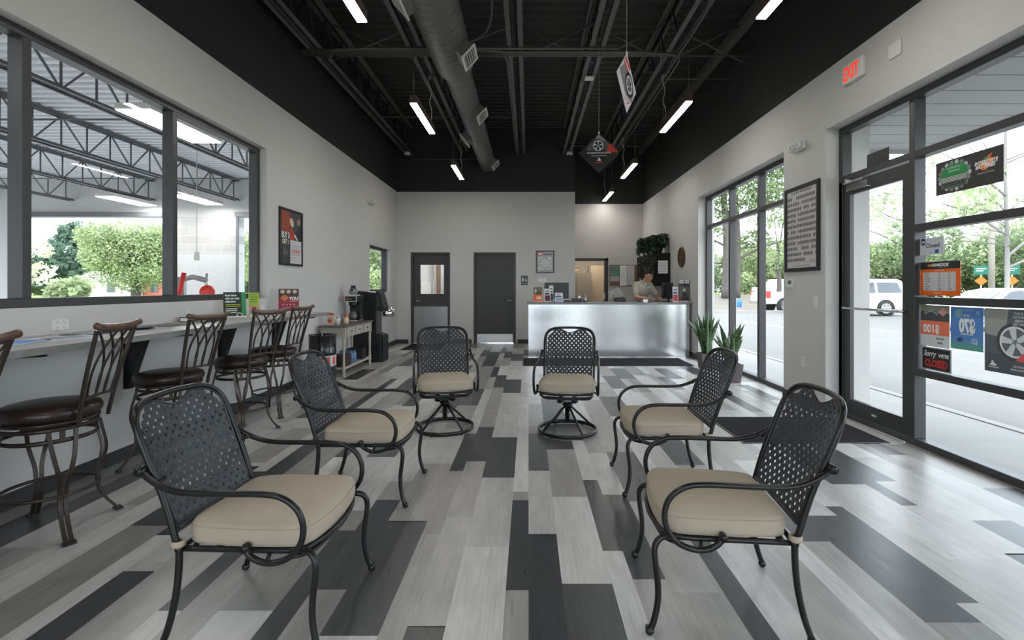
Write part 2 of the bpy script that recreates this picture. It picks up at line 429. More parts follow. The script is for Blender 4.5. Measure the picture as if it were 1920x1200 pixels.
# ceiling deck
mb = MB()
def deck(mb, x0, x1, y0, y1, z, m, pitch=.19, d=.045):
    y = y0; pts = []
    while y < y1:
        pts += [(y, z), (y + pitch * .45, z), (y + pitch * .6, z + d), (y + pitch * .85, z + d)]; y += pitch
    pts.append((min(y, y1 + pitch), z))
    vs = []; fs = []
    for (a, b) in pts: vs += [(x0, a, b), (x1, a, b)]
    for i in range(len(pts) - 1): fs.append((2 * i, 2 * i + 2, 2 * i + 3, 2 * i + 1))
    mb.add(vs, fs, m)
    mb.box((x0, y0, z + d + .02), (x1, y1, z + d + .12), m)
deck(mb, XL - .22, XR + .3, ZN, ZF + .15, ZC, deck_black); struct(mb, 'ceiling')
# baseboards
mb = MB(); mb.box((XL, .0 + ZN, 0), (XL + .015, ZB, .10), base_m); struct(mb, 'baseboard_left')
mb = MB()
for (a, b) in ((XL, -2.9), (-1.85, -1.37), (-.27, XI)): mb.box((a, ZB - .015, 0), (b, ZB, .10), base_m)
struct(mb, 'baseboard_back')
mb = MB()
for (a, b) in ((5.144, 5.99), (9.01, ZF)): mb.box((XR - .015, a, 0), (XR, b, .10), base_m)
mb.box((XR, 5.132, 0), (XR + .14, 5.144, .1), base_m)
struct(mb, 'baseboard_right')

# ---- windows
def win(name, xf, sgn, y0, y1, z0, z1, mull, trans, depth=.1, w=.06, skip=None, sill=0.0):
    """xf: plane of the room side of the frame; sgn: outward direction"""
    root = thing(name, None, None, kind='structure')
    mb = MB(); xa, xb = xf, xf + sgn * depth
    mb.box((xa, y0, z0), (xb, y1, z0 + w), alu); mb.box((xa, y0, z1 - w), (xb, y1, z1), alu)
    mb.box((xa, y0, z0 + w), (xb, y0 + w, z1 - w), alu); mb.box((xa, y1 - w, z0 + w), (xb, y1, z1 - w), alu)
    for y in mull: mb.box((xa, y - w / 2, z0 + w), (xb, y + w / 2, z1 - w), alu)
    for (a, b, z) in trans: mb.box((xa + sgn * .002, a, z - w / 2), (xb - sgn * .002, b, z + w / 2), alu)
    mb.build('window_frame', root, bevel=.003, seg=1)
    ys = [y0] + list(mull) + [y1]
    xg = xf + sgn * .055
    for a, b in zip(ys[:-1], ys[1:]):
        zs = sorted([z0] + [t[2] for t in trans if t[0] <= a + .01 and t[1] >= b - .01] + [z1])
        for p, q in zip(zs[:-1], zs[1:]):
            if skip and skip(a, b, p, q): continue
            g = MB(); g.add([(xg, a + .01, p + .01), (xg, b - .01, p + .01), (xg, b - .01, q - .01), (xg, a + .01, q - .01)], [(0, 1, 2, 3)], glass)
            g.build('pane', root)
    return root
win('window_1', XL - .085, -1, LWIN[0], LWIN[1], 1.22, 3.03, (1.8, 3.14, 4.455), [])
win('window_2', XL - .085, -1, SWIN[0], SWIN[1], 1.25, 2.215, (), [])
fw = thing('window_5', None, None, kind='structure'); mb = MB()
for x in (-2.67, -1.35, 0, 1.35, 2.67): mb.box((x - .03, ZN - .16, 0), (x + .03, ZN - .06, 3.03), alu)
for z in (.03, .9, 2.47, 3.0): mb.box((-2.7, ZN - .158, z - .03), (2.7, ZN - .062, z + .03), alu)
mb.build('window_frame', fw)
for x in (-2.67, -1.35, 0, 1.35): g = MB(); g.add([(x, ZN - .11, .03), (x + 1.33, ZN - .11, .03), (x + 1.33, ZN - .11, 3), (x, ZN - .11, 3)], [(0, 1, 2, 3)], glass); g.build('pane', fw)
win('window_3', XR + .14, 1, RWIN[0], RWIN[1], 0, 3.03, (6.95, 7.95), [(RWIN[0], RWIN[1], 2.47)])
DY0, DY1 = 4.19, 5.09
tr = [(4.16, STORE[1], 2.49)]
for z in (.63, 1.24, 1.86, 2.49): tr.append((STORE[0], 4.16, z))
win('window_4', XR + .14, 1, STORE[0], STORE[1], 0, 3.03, (1.1, 2.63, 4.165), tr, skip=lambda a, b, p, q: a > 4.1 and q < 2.6)
# glass entry door
dr = thing('door_3', None, None, kind='structure')
mb = MB(); xa, xb = XR + .155, XR + .20
mb.box((xa, DY0, .03), (xb, DY0 + .1, 2.44), alu); mb.box((xa, DY1 - .1, .03), (xb, DY1, 2.44), alu)
mb.box((xa, DY0 + .1, .03), (xb, DY1 - .1, .20), alu); mb.box((xa, DY0 + .1, 2.31), (xb, DY1 - .1, 2.44), alu)
mb.box((XR + .14, DY1, 0), (XR + .24, 5.144, 2.46), alu)
mb.build('door_leaf', dr, bevel=.003, seg=1)
g = MB(); g.add([(xa + .02, DY0 + .09, .19), (xa + .02, DY1 - .09, .19), (xa + .02, DY1 - .09, 2.32), (xa + .02, DY0 + .09, 2.32)], [(0, 1, 2, 3)], glass); g.build('pane', dr)
mb = MB(); mb.tube([(xa + .0, DY0 + .05, 1.14), (xa - .05, DY0 + .06, 1.14), (xa - .06, DY0 + .1, 1.14), (xa - .06, DY1 - .1, 1.14), (xa - .05, DY1 - .06, 1.14), (xa, DY1 - .05, 1.14)], .012, chrome, 10); mb.build('push_bar', dr)
mb = MB(); mb.box((xa - .06, 4.66, 2.33), (xa, 4.96, 2.40), chrome); mb.box((xa - .07, 4.70, 2.405), (xa - .05, 4.99, 2.425), steel); mb.box((xa - .05, 4.97, 2.41), (xa + .0, 5.0, 2.47), steel)
mb.build('door_closer', dr, bevel=.004)
mb = MB(); mb.box((XR + .08, DY0 - .02, 0), (XR + .25, DY1 + .02, .025), chrome); mb.build('threshold', dr, bevel=.006)
mb = MB(); mb.box((xa - .004, 4.60, .11), (xa, 4.67, .13), chrome); mb.build('lock_plate', dr)

# interior doors
def hinged(name, D, glassy):
    r = thing(name, None, None, kind='structure')
    x0, x1, z1 = D[0], D[1], D[3]
    mb = MB(); w = .05
    mb.box((x0, ZB - .02, 0), (x0 + w, ZB + .12, z1), doorframe_m); mb.box((x1 - w, ZB - .02, 0), (x1, ZB + .12, z1), doorframe_m); mb.box((x0 + w, ZB - .02, z1 - w), (x1 - w, ZB + .12, z1), doorframe_m)
    mb.build('door_frame', r, bevel=.003, seg=1)
    a, b, yy, y2 = x0 + w + .003, x1 - w - .003, ZB + .03, ZB + .075
    mb = MB(); t = z1 - w - .003
    if glassy:
        wx0, wx1, wz0, wz1 = -2.62, -2.046, 1.197, 1.898
        mb.box((a, yy, .02), (wx0, y2, t), door_m); mb.box((wx1, yy, .02), (b, y2, t), door_m)
        mb.box((wx0, yy, .02), (wx1, y2, wz0), door_m); mb.box((wx0, yy, wz1), (wx1, y2, t), door_m)
        mb.build('door_leaf', r)
        g = MB(); g.add([(wx0, yy + .02, wz0), (wx1, yy + .02, wz0), (wx1, yy + .02, wz1), (wx0, yy + .02, wz1)], [(0, 1, 2, 3)], glass); g.build('pane', r)
        k = MB(); k.box((a + .01, yy - .004, .03), (b - .01, yy, .89), steel); k.build('kick_plate', r)
        hx, s = a + .06, 1
    else:
        mb.box((a, yy, .02), (b, y2, t), door_m); mb.build('door_leaf', r)
        k = MB(); k.box((a + .02, yy - .004, .02), (b - .02, yy, .225), steel); k.build('kick_plate', r)
        hx, s = b - .06, -1
    h = MB(); h.lathe([(.032, 0), (.032, .012), (.012, .014), (.012, .05)], chrome, 16, Matrix.Translation((hx, yy, 1.03)) @ Matrix.Rotation(R(90), 4, 'X'))
    h.tube([(hx, yy - .05, 1.03), (hx + s * .04, yy - .055, 1.03), (hx + s * .12, yy - .045, 1.025)], .009, chrome, 8); h.build('door_handle', r)
    return r
hinged('door_1', D1, True); hinged('door_2', D2, False)
# room beyond door_1: a small closed hall with a bright back
mb = MB(); mb.box((-3.37, 14.2, 0), (-1.2, 14.3, 2.9), garage_white); mb.box((-1.3, ZB + .2, 0), (-1.2, 14.2, 2.9), garage_white); mb.box((-3.37, ZB + .2, 0), (-3.3, 14.2, 2.9), garage_white)
mb.box((-3.37, ZB + .2, 2.9), (-1.2, 14.3, 3.0), garage_white); struct(mb, 'wall_hall')
# doorway frame of the reception
mb = MB(); mb.box((2.11, ZF - .03, 0), (2.2, ZF + .17, 2.16), doorframe_m); mb.box((1.2, ZF - .03, 2.09), (2.2, ZF + .17, 2.16), doorframe_m); mb.box((1.15, ZF - .03, 0), (1.2, ZF + .17, 2.16), doorframe_m); struct(mb, 'trim_1', bevel=.003)
# ================================================================ CEILING STEEL
ZJ = 4.56
def joist(x, y0, y1, zb, zt, m, label, group, w=.21, pitch=.61, ph=0.0, rod=.011, vert=False):
    r = thing('roof_joist', label, 'joist', (x, 0, 0), 0, group)
    mb = MB()
    for s in (-1, 1):
        c, e = s * .035, s * w / 2
        mb.box((c, y0, zb), (e, y1, zb + .008), m); mb.box((c, y0, zb), (c + s * .008, y1, zb + .05), m)
    mb.build('bottom_chord', r)
    mb = MB()
    for s in (-1, 1):
        c, e = s * .03, s * .10
        mb.box((c, y0, zt - .008), (e, y1, zt), m); mb.box((c, y0, zt - .05), (c + s * .008, y1, zt), m)
    mb.build('top_chord', r)
    mb = MB(); pts = []; y = y0 + ph; up = False
    while y < y1:
        pts.append((0, y, zt - .02 if up else zb + .02)); y += pitch / 2 * 1.0; up = not up
    mb.tube(pts, rod, m if vert else black_paint, 6, smooth=False)
    if vert:
        for q in pts: mb.tube([(0, q[1], zb + .02), (0, q[1], zt - .02)], rod * .8, m, 6)
    mb.build('web', r)
    return r
jl = ['furthest left, beside the black left wall', 'running above the round duct', 'in the middle of the room, carrying no conduit', 'from which the two diamond signs hang', 'with the bundle of conduits under it']
for i, (x, e) in enumerate(((-2.87, ZB), (-1.52, ZB), (-.18, ZB), (.92, ZB), (1.98, ZF))):
    joist(x, ZN, e, ZJ, ZC - .01, steel_paint, 'black painted open-web roof joist ' + jl[i], 'black roof joists of the lobby', ph=.1 * i)
# bridging between joists
mb = MB()
xs = [-2.87, -1.52, -.18, .92, 1.98, 3.1]
for a, b in zip(xs[:-1], xs[1:]):
    mb.tube([(a, 6.95, ZJ + .03), (b, 6.95, ZC - .05)], .016, steel_paint, 6); mb.tube([(a, 6.97, ZC - .05), (b, 6.97, ZJ + .03)], .016, steel_paint, 6)
tag(mb.build('cross_bridging'), 'black steel angle crosses bracing the joists behind the conduit bundle', 'bracing')
for i, (x0, x1, y, z, lab) in enumerate(((1.98, XR, 7.45, ZJ, 'thin black rod from the right joist to the right wall'), (XL, -.9, 9.1, ZJ, 'thin black bridging rod crossing below the left joists'),
        (-.9, -.18, 9.4, ZJ + .1, 'thin black rod between the duct and the middle joist'), (.92, 3.0, 11.0, ZJ + .01, 'thin black rod above the reception pendants'), (-3.1, -.9, 11.55, ZJ - .15, 'thin black rod along the top of the back wall by the cameras'))):
    mb = MB(); mb.tube([(x0, y, z), (x1, y, z)], .011, steel_paint, 6); tag(mb.build('bridging_rod'), lab, 'steel rod', 'bridging rods')
mb = MB(); mb.box((3.02, ZN, ZC - .16), (3.14, ZF, ZC - .02), steel_paint); tag(mb.build('ledger_angle'), 'black steel ledger along the top of the right wall', 'ledger')
# conduit bundle
yb = 6.46; zc = ZJ - .015
runs = [
 ('going left and then back along the leftmost joist', [(1.2, yb, zc), (-2.2, yb, zc), (-2.62, yb + .03, zc), (-2.78, yb + .3, zc), (-2.79, yb + .9, zc), (-2.79, 11.5, zc)]),
 ('turning back beside the middle joist', [(-3.1, yb + .05, zc), (-.6, yb + .05, zc), (-.36, yb + .08, zc), (-.3, yb + .35, zc), (-.3, 11.4, zc)]),
 ('turning back inside the right joist', [(-3.1, yb + .10, zc), (1.6, yb + .10, zc), (1.8, yb + .14, zc), (1.87, yb + .35, zc), (1.87, 12.9, zc)]),
 ('turning back outside the right joist', [(-3.1, yb + .15, zc), (1.85, yb + .15, zc), (2.07, yb + .19, zc), (2.13, yb + .4, zc), (2.13, 12.9, zc)]),
 ('running straight on to the right wall', [(-3.1, yb + .20, zc), (XR, yb + .20, zc)])]
for lab, p in runs:
    mb = MB(); mb.tube(p, .014, steel_paint, 8); tag(mb.build('conduit'), 'black painted conduit of the crossing bundle, ' + lab, 'conduit', 'ceiling conduit bundle')
mb = MB(); mb.tube(crom([(-.42, 4.9, 4.9), (-.42, 5.3, 4.75), (-.44, 5.75, 4.6), (-.55, 6.0, 4.5), (-.75, 6.1, 4.45)], 5), .014, steel_paint, 8)
tag(mb.build('conduit'), 'black bent conduit dropping beside the duct near the first outlet', 'conduit')
mb = MB(); mb.tube([(1.98, 5.2, ZJ - .02), (2.06, 5.6, ZJ - .02), (2.06, ZF, ZJ - .02)], .014, steel_paint, 8)
tag(mb.build('conduit'), 'black conduit fixed under the joist by the right pendants', 'conduit')
# duct
dt = thing('spiral_duct', 'dark grey round spiral duct with white outlets, narrowing over the seating', 'duct', (-.972, 0, 1.351 + 2.94))
mb = MB(); prof = [(.0, ZN + .1), (.25, ZN + .1)]
y = ZN + .2
def rib(prof, y, r):
    prof += [(r, y), (r + .0035, y + .010), (r, y + .020)]
while y < 6.3: rib(prof, y, .25); y += .13
prof += [(.25, 6.32), (.186, 6.52)]
mb.lathe(prof, duct_paint, 32, Matrix.Rotation(R(-90), 4, 'X'), cap=False); mb.build('duct_section', dt)
mb = MB(); prof = []; y = 6.5
while y < ZB - .15: rib(prof, y, .186); y += .11
prof += [(.186, ZB - .05), (0, ZB - .05)]
mb.lathe(prof, duct_paint, 32, Matrix.Rotation(R(-90), 4, 'X'), cap=False); mb.build('duct_section', dt)
for (y, side, r) in ((4.6, -1, .25), (5.72, 1, .25), (7.8, 1, .186), (9.1, -1, .186), (10.95, 1, .186)):
    th = R(42)
    M = Matrix.Translation((0, y, 0)) @ Matrix.Rotation(side * th, 4, 'Y')
    s = side
    # box axis along local side*x
    mb = MB(); k = r * .62
    mb.box((s * k, -.16, -.07), (s * (r + .10), .16, .11), duct_paint, M)
    v = mb.build('duct_outlet', dt)
    g = MB(); x0 = r + .10
    for (p, q, u, w_) in ((-.18, .18, -.09, -.065), (-.18, .18, .105, .13), (-.18, -.155, -.065, .105), (.155, .18, -.065, .105)):
        g.box((s * x0, p, u), (s * (x0 + .015), q, w_), white_p, M)
    for j in range(5): g.box((s * x0, -.15, -.05 + .033 * j), (s * (x0 + .012), .15, -.042 + .033 * j), white_p, M)
    g.box((s * (x0 - .004), -.155, -.07), (s * x0, .155, .105), col(120, 120, 118), M)
    g.build('grille', v)
# pendants
lamp_wood = mat('pendant_bronze', (.10, .065, .045), .45)
def pendant(x, y, label, hook=None):
    r = thing('linear_pendant', label, 'pendant light', (x, y, 3.70), 0, 'linear pendant lights in two rows')
    mb = MB(); mb.box((-.045, 0, .012), (.045, 1.22, .11), lamp_wood); mb.build('housing', r)
    mb = MB(); mb.box((-.042, .005, 0), (.042, 1.215, .012), lamp_em); mb.build('diffuser', r)
    for yy in (.03, 1.19):
        mb = MB(); mb.tube([(0, yy, .11), (0, yy, ZJ - 3.70)], .0018, steel, 5); mb.build('suspension_wire', r)
    mb = MB(); mb.tube(crom([(0, 1.1, .11), (.015, 1.11, .3), (-.02, 1.12, .45), (.01, 1.12, .6), (-.03, 1.12, .75), (.0, 1.14, ZJ - 3.7)], 5), .005, white_p, 6); mb.build('power_cord', r)
    mb = MB(); mb.lathe([(.05, 0), (.05, .02), (.02, .03)], steel_paint, 12, Matrix.Translation((0, 1.14, ZJ - 3.70 - .03))); mb.build('canopy', r)
pendant(-1.475, 3.07, 'linear pendant light of the left row, cut off by the top edge beside the duct')
pendant(-1.475, 6.18, 'linear pendant light of the left row, middle one left of the duct')
pendant(-1.455, 9.33, 'small linear pendant light of the left row, nearest the back wall')
pendant(2.035, 3.02, 'linear pendant light of the right row, cut off by the top edge')
pendant(2.035, 6.12, 'linear pendant light of the right row, large one over the window side')
pendant(2.03, 9.2, 'linear pendant light of the right row, between the diamond sign and the right wall')
pendant(2.06, 11.95, 'smallest linear pendant light, hanging in the reception recess')
pendant(-1.475, .0, 'linear pendant light of the left row over the camera end'); pendant(2.035, .0, 'linear pendant light of the right row over the camera end')
# dome cameras
for x, lab in ((-2.87, 'white dome security camera at the end of the left joist'), (.97, 'white dome security camera at the joist end beside the recess')):
    r = thing('security_camera', lab, 'security camera', (x, ZB - .22, 4.56))
    mb = MB(); mb.lathe([(.07, 0), (.075, -.06), (.06, -.08)], white_p, 16); mb.build('housing', r)
    mb = MB(); mb.ball((0, 0, -.08), .052, black_pl, 14); mb.build('lens_dome', r)
mb = MB(); mb.box((.86, 6.42 + .9, ZJ - .03), (.99, 6.42 + 1.02, ZJ - .005), white_p)
tag(mb.build('junction_plate'), 'small white cover plate under the joist above the diamond signs', 'cover plate')
# diamond signs
def diamond(y, x, z, ang, label, bright):
    r = thing('diamond_sign', label, 'hanging sign', (x, y, z), ang, 'diamond signs hung from the ceiling')
    h = .2675
    dk = col(22, 22, 22); gy = col(120, 122, 124); lt = col(200, 202, 204)
    mb = MB(); mb.prism([(0, -h), (h, 0), (0, h), (-h, 0)], -.003, .003, dk if not bright else lt)
    for side in (-1, 1):
        M = Matrix.Rotation(0 if side < 0 else PI, 4, 'Z'); y_ = -.0036
        if bright:
            mb.poly([(-.2, .06), (-.05, -.12), (.12, -.14), (.2, -.04), (.05, .12), (-.05, .16)], y_, gy, M)
            mb.disc(.06, .0, .11, y_ - .0006, black_pl, M=M); mb.ringd(.06, 0, .06, .085, y_ - .0012, lt, M=M)
            for k in range(5):
                a = k * 2 * PI / 5; mb.poly([(.06, 0), (.06 + .07 * math.cos(a - .2), .07 * math.sin(a - .2)), (.06 + .07 * math.cos(a + .2), .07 * math.sin(a + .2))], y_ - .0014, lt, M)
            mb.poly([(-.06, .2), (.07, .14), (.1, .165), (-.03, .225)], y_ - .0006, red_m, M); mb.poly([(-.09, .16), (.03, .10), (.04, .12), (-.08, .18)], y_ - .0006, red_m, M)
            mb.poly([(-.02, -.2), (.12, -.14), (.12, -.13), (-.02, -.19)], y_ - .0008, red_m, M)
            mb.text('EVERY MILE', -.04, -.165, .022, y_ - .0012, red_m, M=M)
        else:
            mb.poly([(0, h * .92), (.12, .13), (.17, .03), (-.17, .03), (-.12, .12)], y_, col(92, 92, 94), M)
            mb.poly([(0, h * .92), (.09, .16), (.02, .13), (-.04, .2)], y_ - .0004, col(150, 150, 150), M)
            mb.disc(-.01, .095, .085, y_ - .0006, black_pl, M=M); mb.ringd(-.01, .095, .058, .072, y_ - .001, lt, M=M)
            for k in range(5):
                a = k * 2 * PI / 5 + .3; mb.poly([(-.01, .095), (-.01 + .064 * math.cos(a - .25), .095 + .064 * math.sin(a - .25)), (-.01 + .064 * math.cos(a + .25), .095 + .064 * math.sin(a + .25))], y_ - .0012, lt, M)
            mb.poly([(h * .96, 0), (.09, .0), (.14, .125)], y_ - .0006, red_m, M)
            mb.text("IT'S NOT REINVENTING THE WHEEL. JUST THE TIRE.", 0, -.012, .021, y_ - .0008, white_ink, M=M, sx=.44, bold=.02)
            mb.text('THE ADVANCED DESIGN MEANS MORE MILES', 0, -.045, .014, y_ - .0008, white_ink, M=M, sx=.5)
            mb.poly([(-.022, -.105), (.03, -.105), (.018, -.085), (.006, -.078), (.004, -.062), (-.006, -.062), (-.008, -.085)], y_ - .0008, white_ink, M)
            mb.box((-.045, y_ - .0008, -.135), (.045, y_, -.122), red_m, M)
    mb.build('sign_board', r)
    s = MB(); s.tube([(0, 0, h), (0, 0, ZJ - z)], .0016, white_p, 5); s.build('hanging_string', r)
    k = MB(); k.box((-.012, -.006, h - .02), (.012, .006, h + .012), white_p); k.build('clip', r)
diamond(6.39, .93, 3.13, R(-6), 'black diamond sign with silver wheel and red corner, hung low over the counter', False)
diamond(4.36, .885, 3.195, R(60), 'pale diamond sign turned nearly edge-on, hung higher and closer', True)

# ================================================================ WALL-MOUNTED
def wallthing(name, label, cat, side, y, z, x=None, group=None):
    if side == 'L': return thing(name, label, cat, (XL, y, z), LW, group)
    if side == 'R': return thing(name, label, cat, (XR, y, z), RW, group)
    return thing(name, label, cat, (x, ZB, z), 0, group)
# local: wall plane y=0, room at -y
def frame_part(r, w, h, t=.03, d=.025, m=black_pl):
    mb = MB()
    mb.box((-w / 2, -d, 0), (w / 2, 0, t), m); mb.box((-w / 2, -d, h - t), (w / 2, 0, h), m)
    mb.box((-w / 2, -d, t), (-w / 2 + t, 0, h - t), m); mb.box((w / 2 - t, -d, t), (w / 2, 0, h - t), m)
    mb.build('frame', r, bevel=.003, seg=1)
r = wallthing('framed_poster', 'framed red and grey offer poster with two people, on the left wall', 'poster', 'L', 6.44, 1.64)
frame_part(r, .62, .745)
mb = MB(); y_ = -.012
mb.rect(-.28, .03, .28, .715, y_, col(196, 194, 192)); mb.rect(-.28, .43, -.03, .715, y_ - .0005, col(142, 62, 42)); mb.rect(-.28, .03, -.03, .43, y_ - .0005, col(58, 58, 60))
mb.rect(-.03, .33, .28, .715, y_ - .0004, col(62, 62, 66)); mb.rect(-.03, .03, .28, .34, y_ - .0006, col(198, 197, 198))
mb.text('BUY 3', -.155, .36, .075, y_ - .001, white_ink, sx=.72, bold=.03); mb.text('GET 1', -.155, .285, .055, y_ - .001, col(230, 214, 190), sx=.9, bold=.03)
for k in range(5): mb.poly([(-.16 + .014 * (k - 2), .24), (-.155 + .03 * (k - 2), .14), (-.148 + .03 * (k - 2), .14)], y_ - .001, col(170, 168, 166))
# two shoppers, plain shapes
mb.disc(.02, .56, .045, y_ - .0012, col(205, 180, 150)); mb.poly([(-.05, .34), (.09, .34), (.07, .44), (.03, .50), (-.02, .50), (-.05, .42)], y_ - .0012, col(170, 60, 44)); mb.disc(.0, .585, .05, y_ - .0011, col(190, 170, 130))
mb.disc(.20, .60, .045, y_ - .0012, col(150, 120, 100)); mb.poly([(.14, .34), (.28, .34), (.28, .55), (.2, .54), (.15, .46)], y_ - .0011, col(40, 42, 46)); mb.poly([(.07, .40), (.17, .34), (.18, .36), (.09, .43)], y_ - .0014, col(210, 200, 195))
mb.text('THE MOST', .12, .175, .045, y_ - .001, red_m, sx=.85, bold=.03, shear=.1); mb.text('VALUE FOR YOUR TIRES', .12, .14, .022, y_ - .001, ink, sx=.65)
for k, z in enumerate((.265, .24, .105, .07)): mb.rect(-.01, z, .22 - .03 * k, z + .006, y_ - .001, col(120, 124, 150))
mb.build('poster_print', r)
r = wallthing('framed_poster', 'framed chart of many small wheels in rows, on the right wall by the thermostat', 'poster', 'R', 5.58, 1.535)
frame_part(r, .70, 1.0, .045)
mb = MB(); mb.rect(-.31, .04, .31, .96, y_, col(198, 194, 192))
mb.text('STOCK TIRES.CA  WIDE WHEEL MODELS', 0, .915, .026, y_ - .001, ink, sx=.62, bold=.02)
rg = random.Random(3); wd = [col(58, 54, 54), col(84, 78, 78), col(40, 38, 38)]
for k in range(12):
    z = .865 - k * .066; n = 16 if k < 11 else 10
    for j in range(n):
        if rg.random() < .08: continue
        x = -.285 + j * .038; mb.disc(x, z, .021, y_ - .0006 - .0001 * (j % 2), rg.choice(wd), 12, rx=.016); mb.disc(x, z, .010, y_ - .001, col(150, 146, 146), 8, rx=.007)
    mb.rect(-.3, z - .031, .3 - .1 * (k == 11), z - .027, y_ - .0006, col(160, 150, 150))
for j in range(4): mb.rect(.16, .13 - j * .012, .28, .134 - j * .012, y_ - .0006, red_m if j == 3 else col(120, 118, 118))
mb.text('ALL WHEELS SHOWN WITH CENTER CAPS', 0, .06, .014, y_ - .001, ink, sx=.9)
mb.build('poster_print', r)
r = wallthing('framed_certificate', 'black framed certificate above the counter on the back wall', 'certificate', 'B', 0, 1.705, x=.40)
frame_part(r, .435, .535, .022)
mb = MB(); mb.rect(-.2, .02, .2, .515, y_, col(172, 174, 172)); mb.disc(-.12, .45, .05, y_ - .0006, red_m, rx=.06); mb.disc(-.12, .45, .03, y_ - .001, white_ink, rx=.04)
mb.rect(-.03, .43, .17, .445, y_ - .0006, ink); mb.rect(-.03, .46, .17, .47, y_ - .0006, col(90, 90, 90)); mb.rect(-.15, .08, .15, .38, y_ - .0006, col(215, 216, 212))
for k in range(6): mb.rect(-.13, .12 + k * .042, .13 - (k % 2) * .05, .128 + k * .042, y_ - .001, col(110, 112, 110))
mb.ringd(0, .23, .12, .135, y_ - .0008, col(140, 142, 138)); mb.build('certificate_print', r)
def emlight(side, y, z, label):
    r = wallthing('emergency_light', label, 'emergency light', side, y, z)
    mb = MB(); mb.box((-.11, -.05, -.05), (.11, 0, .05), white_p); mb.build('housing', r, bevel=.02)
    for s in (-1, 1):
        mb = MB(); M = Matrix.Translation((s * .07, -.05, .0)) @ Matrix.Rotation(R(90), 4, 'X')
        mb.lathe([(.042, 0), (.046, .03), (.04, .045), (.0, .04)], white_p, 16, M); mb.lathe([(.03, .042), (.0, .047)], col(150, 150, 150), 12, M, cap=False); mb.build('lamp_head', r)
emlight('L', 9.64, 3.05, 'white twin-head emergency light high on the left wall'); emlight('R', 5.6, 2.98, 'white twin-head emergency light above the wheel chart')
r = wallthing('exit_sign', 'white exit sign with lit red letters above the glass door', 'exit sign', 'R', 4.66, 3.345)
mb = MB(); mb.box((-.145, -.045, 0), (.145, 0, .19), white_p); mb.build('housing', r, bevel=.01)
mb = MB(); mb.text('EXIT', -.012, .03, .130, -.047, mat('exit_red_light', (.75, .03, .015), .5, emit=(1, .06, .02), es=.35), sx=.58, bold=.03); mb.build('lit_letters', r)
def plate(side, y, z, w, h, label, name, cat, parts, x=None, group=None):
    r = wallthing(name, label, cat, side, y, z, x, group)
    mb = MB(); mb.box((-w / 2, -.008, -h / 2), (w / 2, 0, h / 2), white_p); mb.build('cover_plate', r, bevel=.003)
    parts(r); return r
def sock(n):
    def f(r):
        for k in range(n):
            for z in (-.02, .02):
                x = (k - (n - 1) / 2) * .046
                mb = MB(); mb.disc(x, z, .016, -.0086, white_p); mb.box((x - .007, -.0092, z - .002), (x - .005, -.0086, z + .008), ink); mb.box((x + .005, -.0092, z - .002), (x + .007, -.0086, z + .008), ink); mb.disc(x, z - .009, .0028, -.0092, ink, 8); mb.build('socket_face', r)
    return f
def rocker(n):
    def f(r):
        for k in range(n):
            x = (k - (n - 1) / 2) * .046; mb = MB(); mb.box((x - .016, -.012, -.032), (x + .016, -.008, .032), paper); mb.build('rocker', r, bevel=.002)
    return f
plate('L', 3.27, 1.098, .115, .075, 'double white power outlet above the bar, left of the others', 'power_outlet', 'outlet', sock(2), group='outlets above the bar')
plate('L', 4.50, 1.105, .07, .075, 'white power outlet above the bar by the black binder', 'power_outlet', 'outlet', sock(1), group='outlets above the bar')
plate('L', 5.75, 1.10, .07, .075, 'white power outlet above the bar by the red brochure stand', 'power_outlet', 'outlet', sock(1), group='outlets above the bar')
plate('R', 5.31, 1.19, .075, .118, 'white light switch between the wheel chart and the glass door', 'light_switch', 'switch', rocker(1))
plate('R', 5.56, .50, .07, .115, 'white power outlet low on the right wall', 'power_outlet', 'outlet', sock(1))
plate('B', 0, 1.52, .19, .115, 'white triple switch plate behind the counter on the back wall', 'light_switch', 'switch', rocker(3), x=.33)
r = wallthing('thermostat', 'white thermostat below the wheel chart', 'thermostat', 'R', 5.83, 1.40)
mb = MB(); mb.box((-.075, -.025, -.05), (.075, 0, .05), white_p); mb.build('housing', r, bevel=.005)
mb = MB(); mb.rect(-.02, -.01, .06, .035, -.0256, col(90, 110, 100)); mb.build('display', r)
r = wallthing('speaker_plate', 'square white cover plate high on the wall between exit sign and storefront', 'cover plate', 'R', 4.155, 3.395)
mb = MB(); mb.box((-.07, -.02, -.065), (.07, 0, .065), white_p); mb.build('cover', r, bevel=.008)
r = wallthing('restroom_sign', 'black restroom sign with white figures beside the back door', 'sign', 'B', 0, 1.41, x=-.1)
mb = MB(); mb.box((-.078, -.006, 0), (.078, 0, .225), black_pl); y_ = -.0066
mb.disc(-.035, .17, .013, y_, white_ink); mb.poly([(-.055, .15), (-.015, .15), (-.02, .11), (-.025, .08), (-.045, .08), (-.05, .11)], y_, white_ink)
mb.disc(.03, .165, .011, y_, white_ink); mb.poly([(.022, .15), (.034, .15), (.036, .12), (.055, .12), (.06, .095), (.05, .095), (.046, .11), (.022, .11)], y_, white_ink); mb.ringd(.035, .105, .018, .025, y_, white_ink, a0=R(150), a1=R(380))
mb.text('RESTROOM', 0, .035, .018, y_, white_ink, sx=.9); mb.build('sign_panel', r)
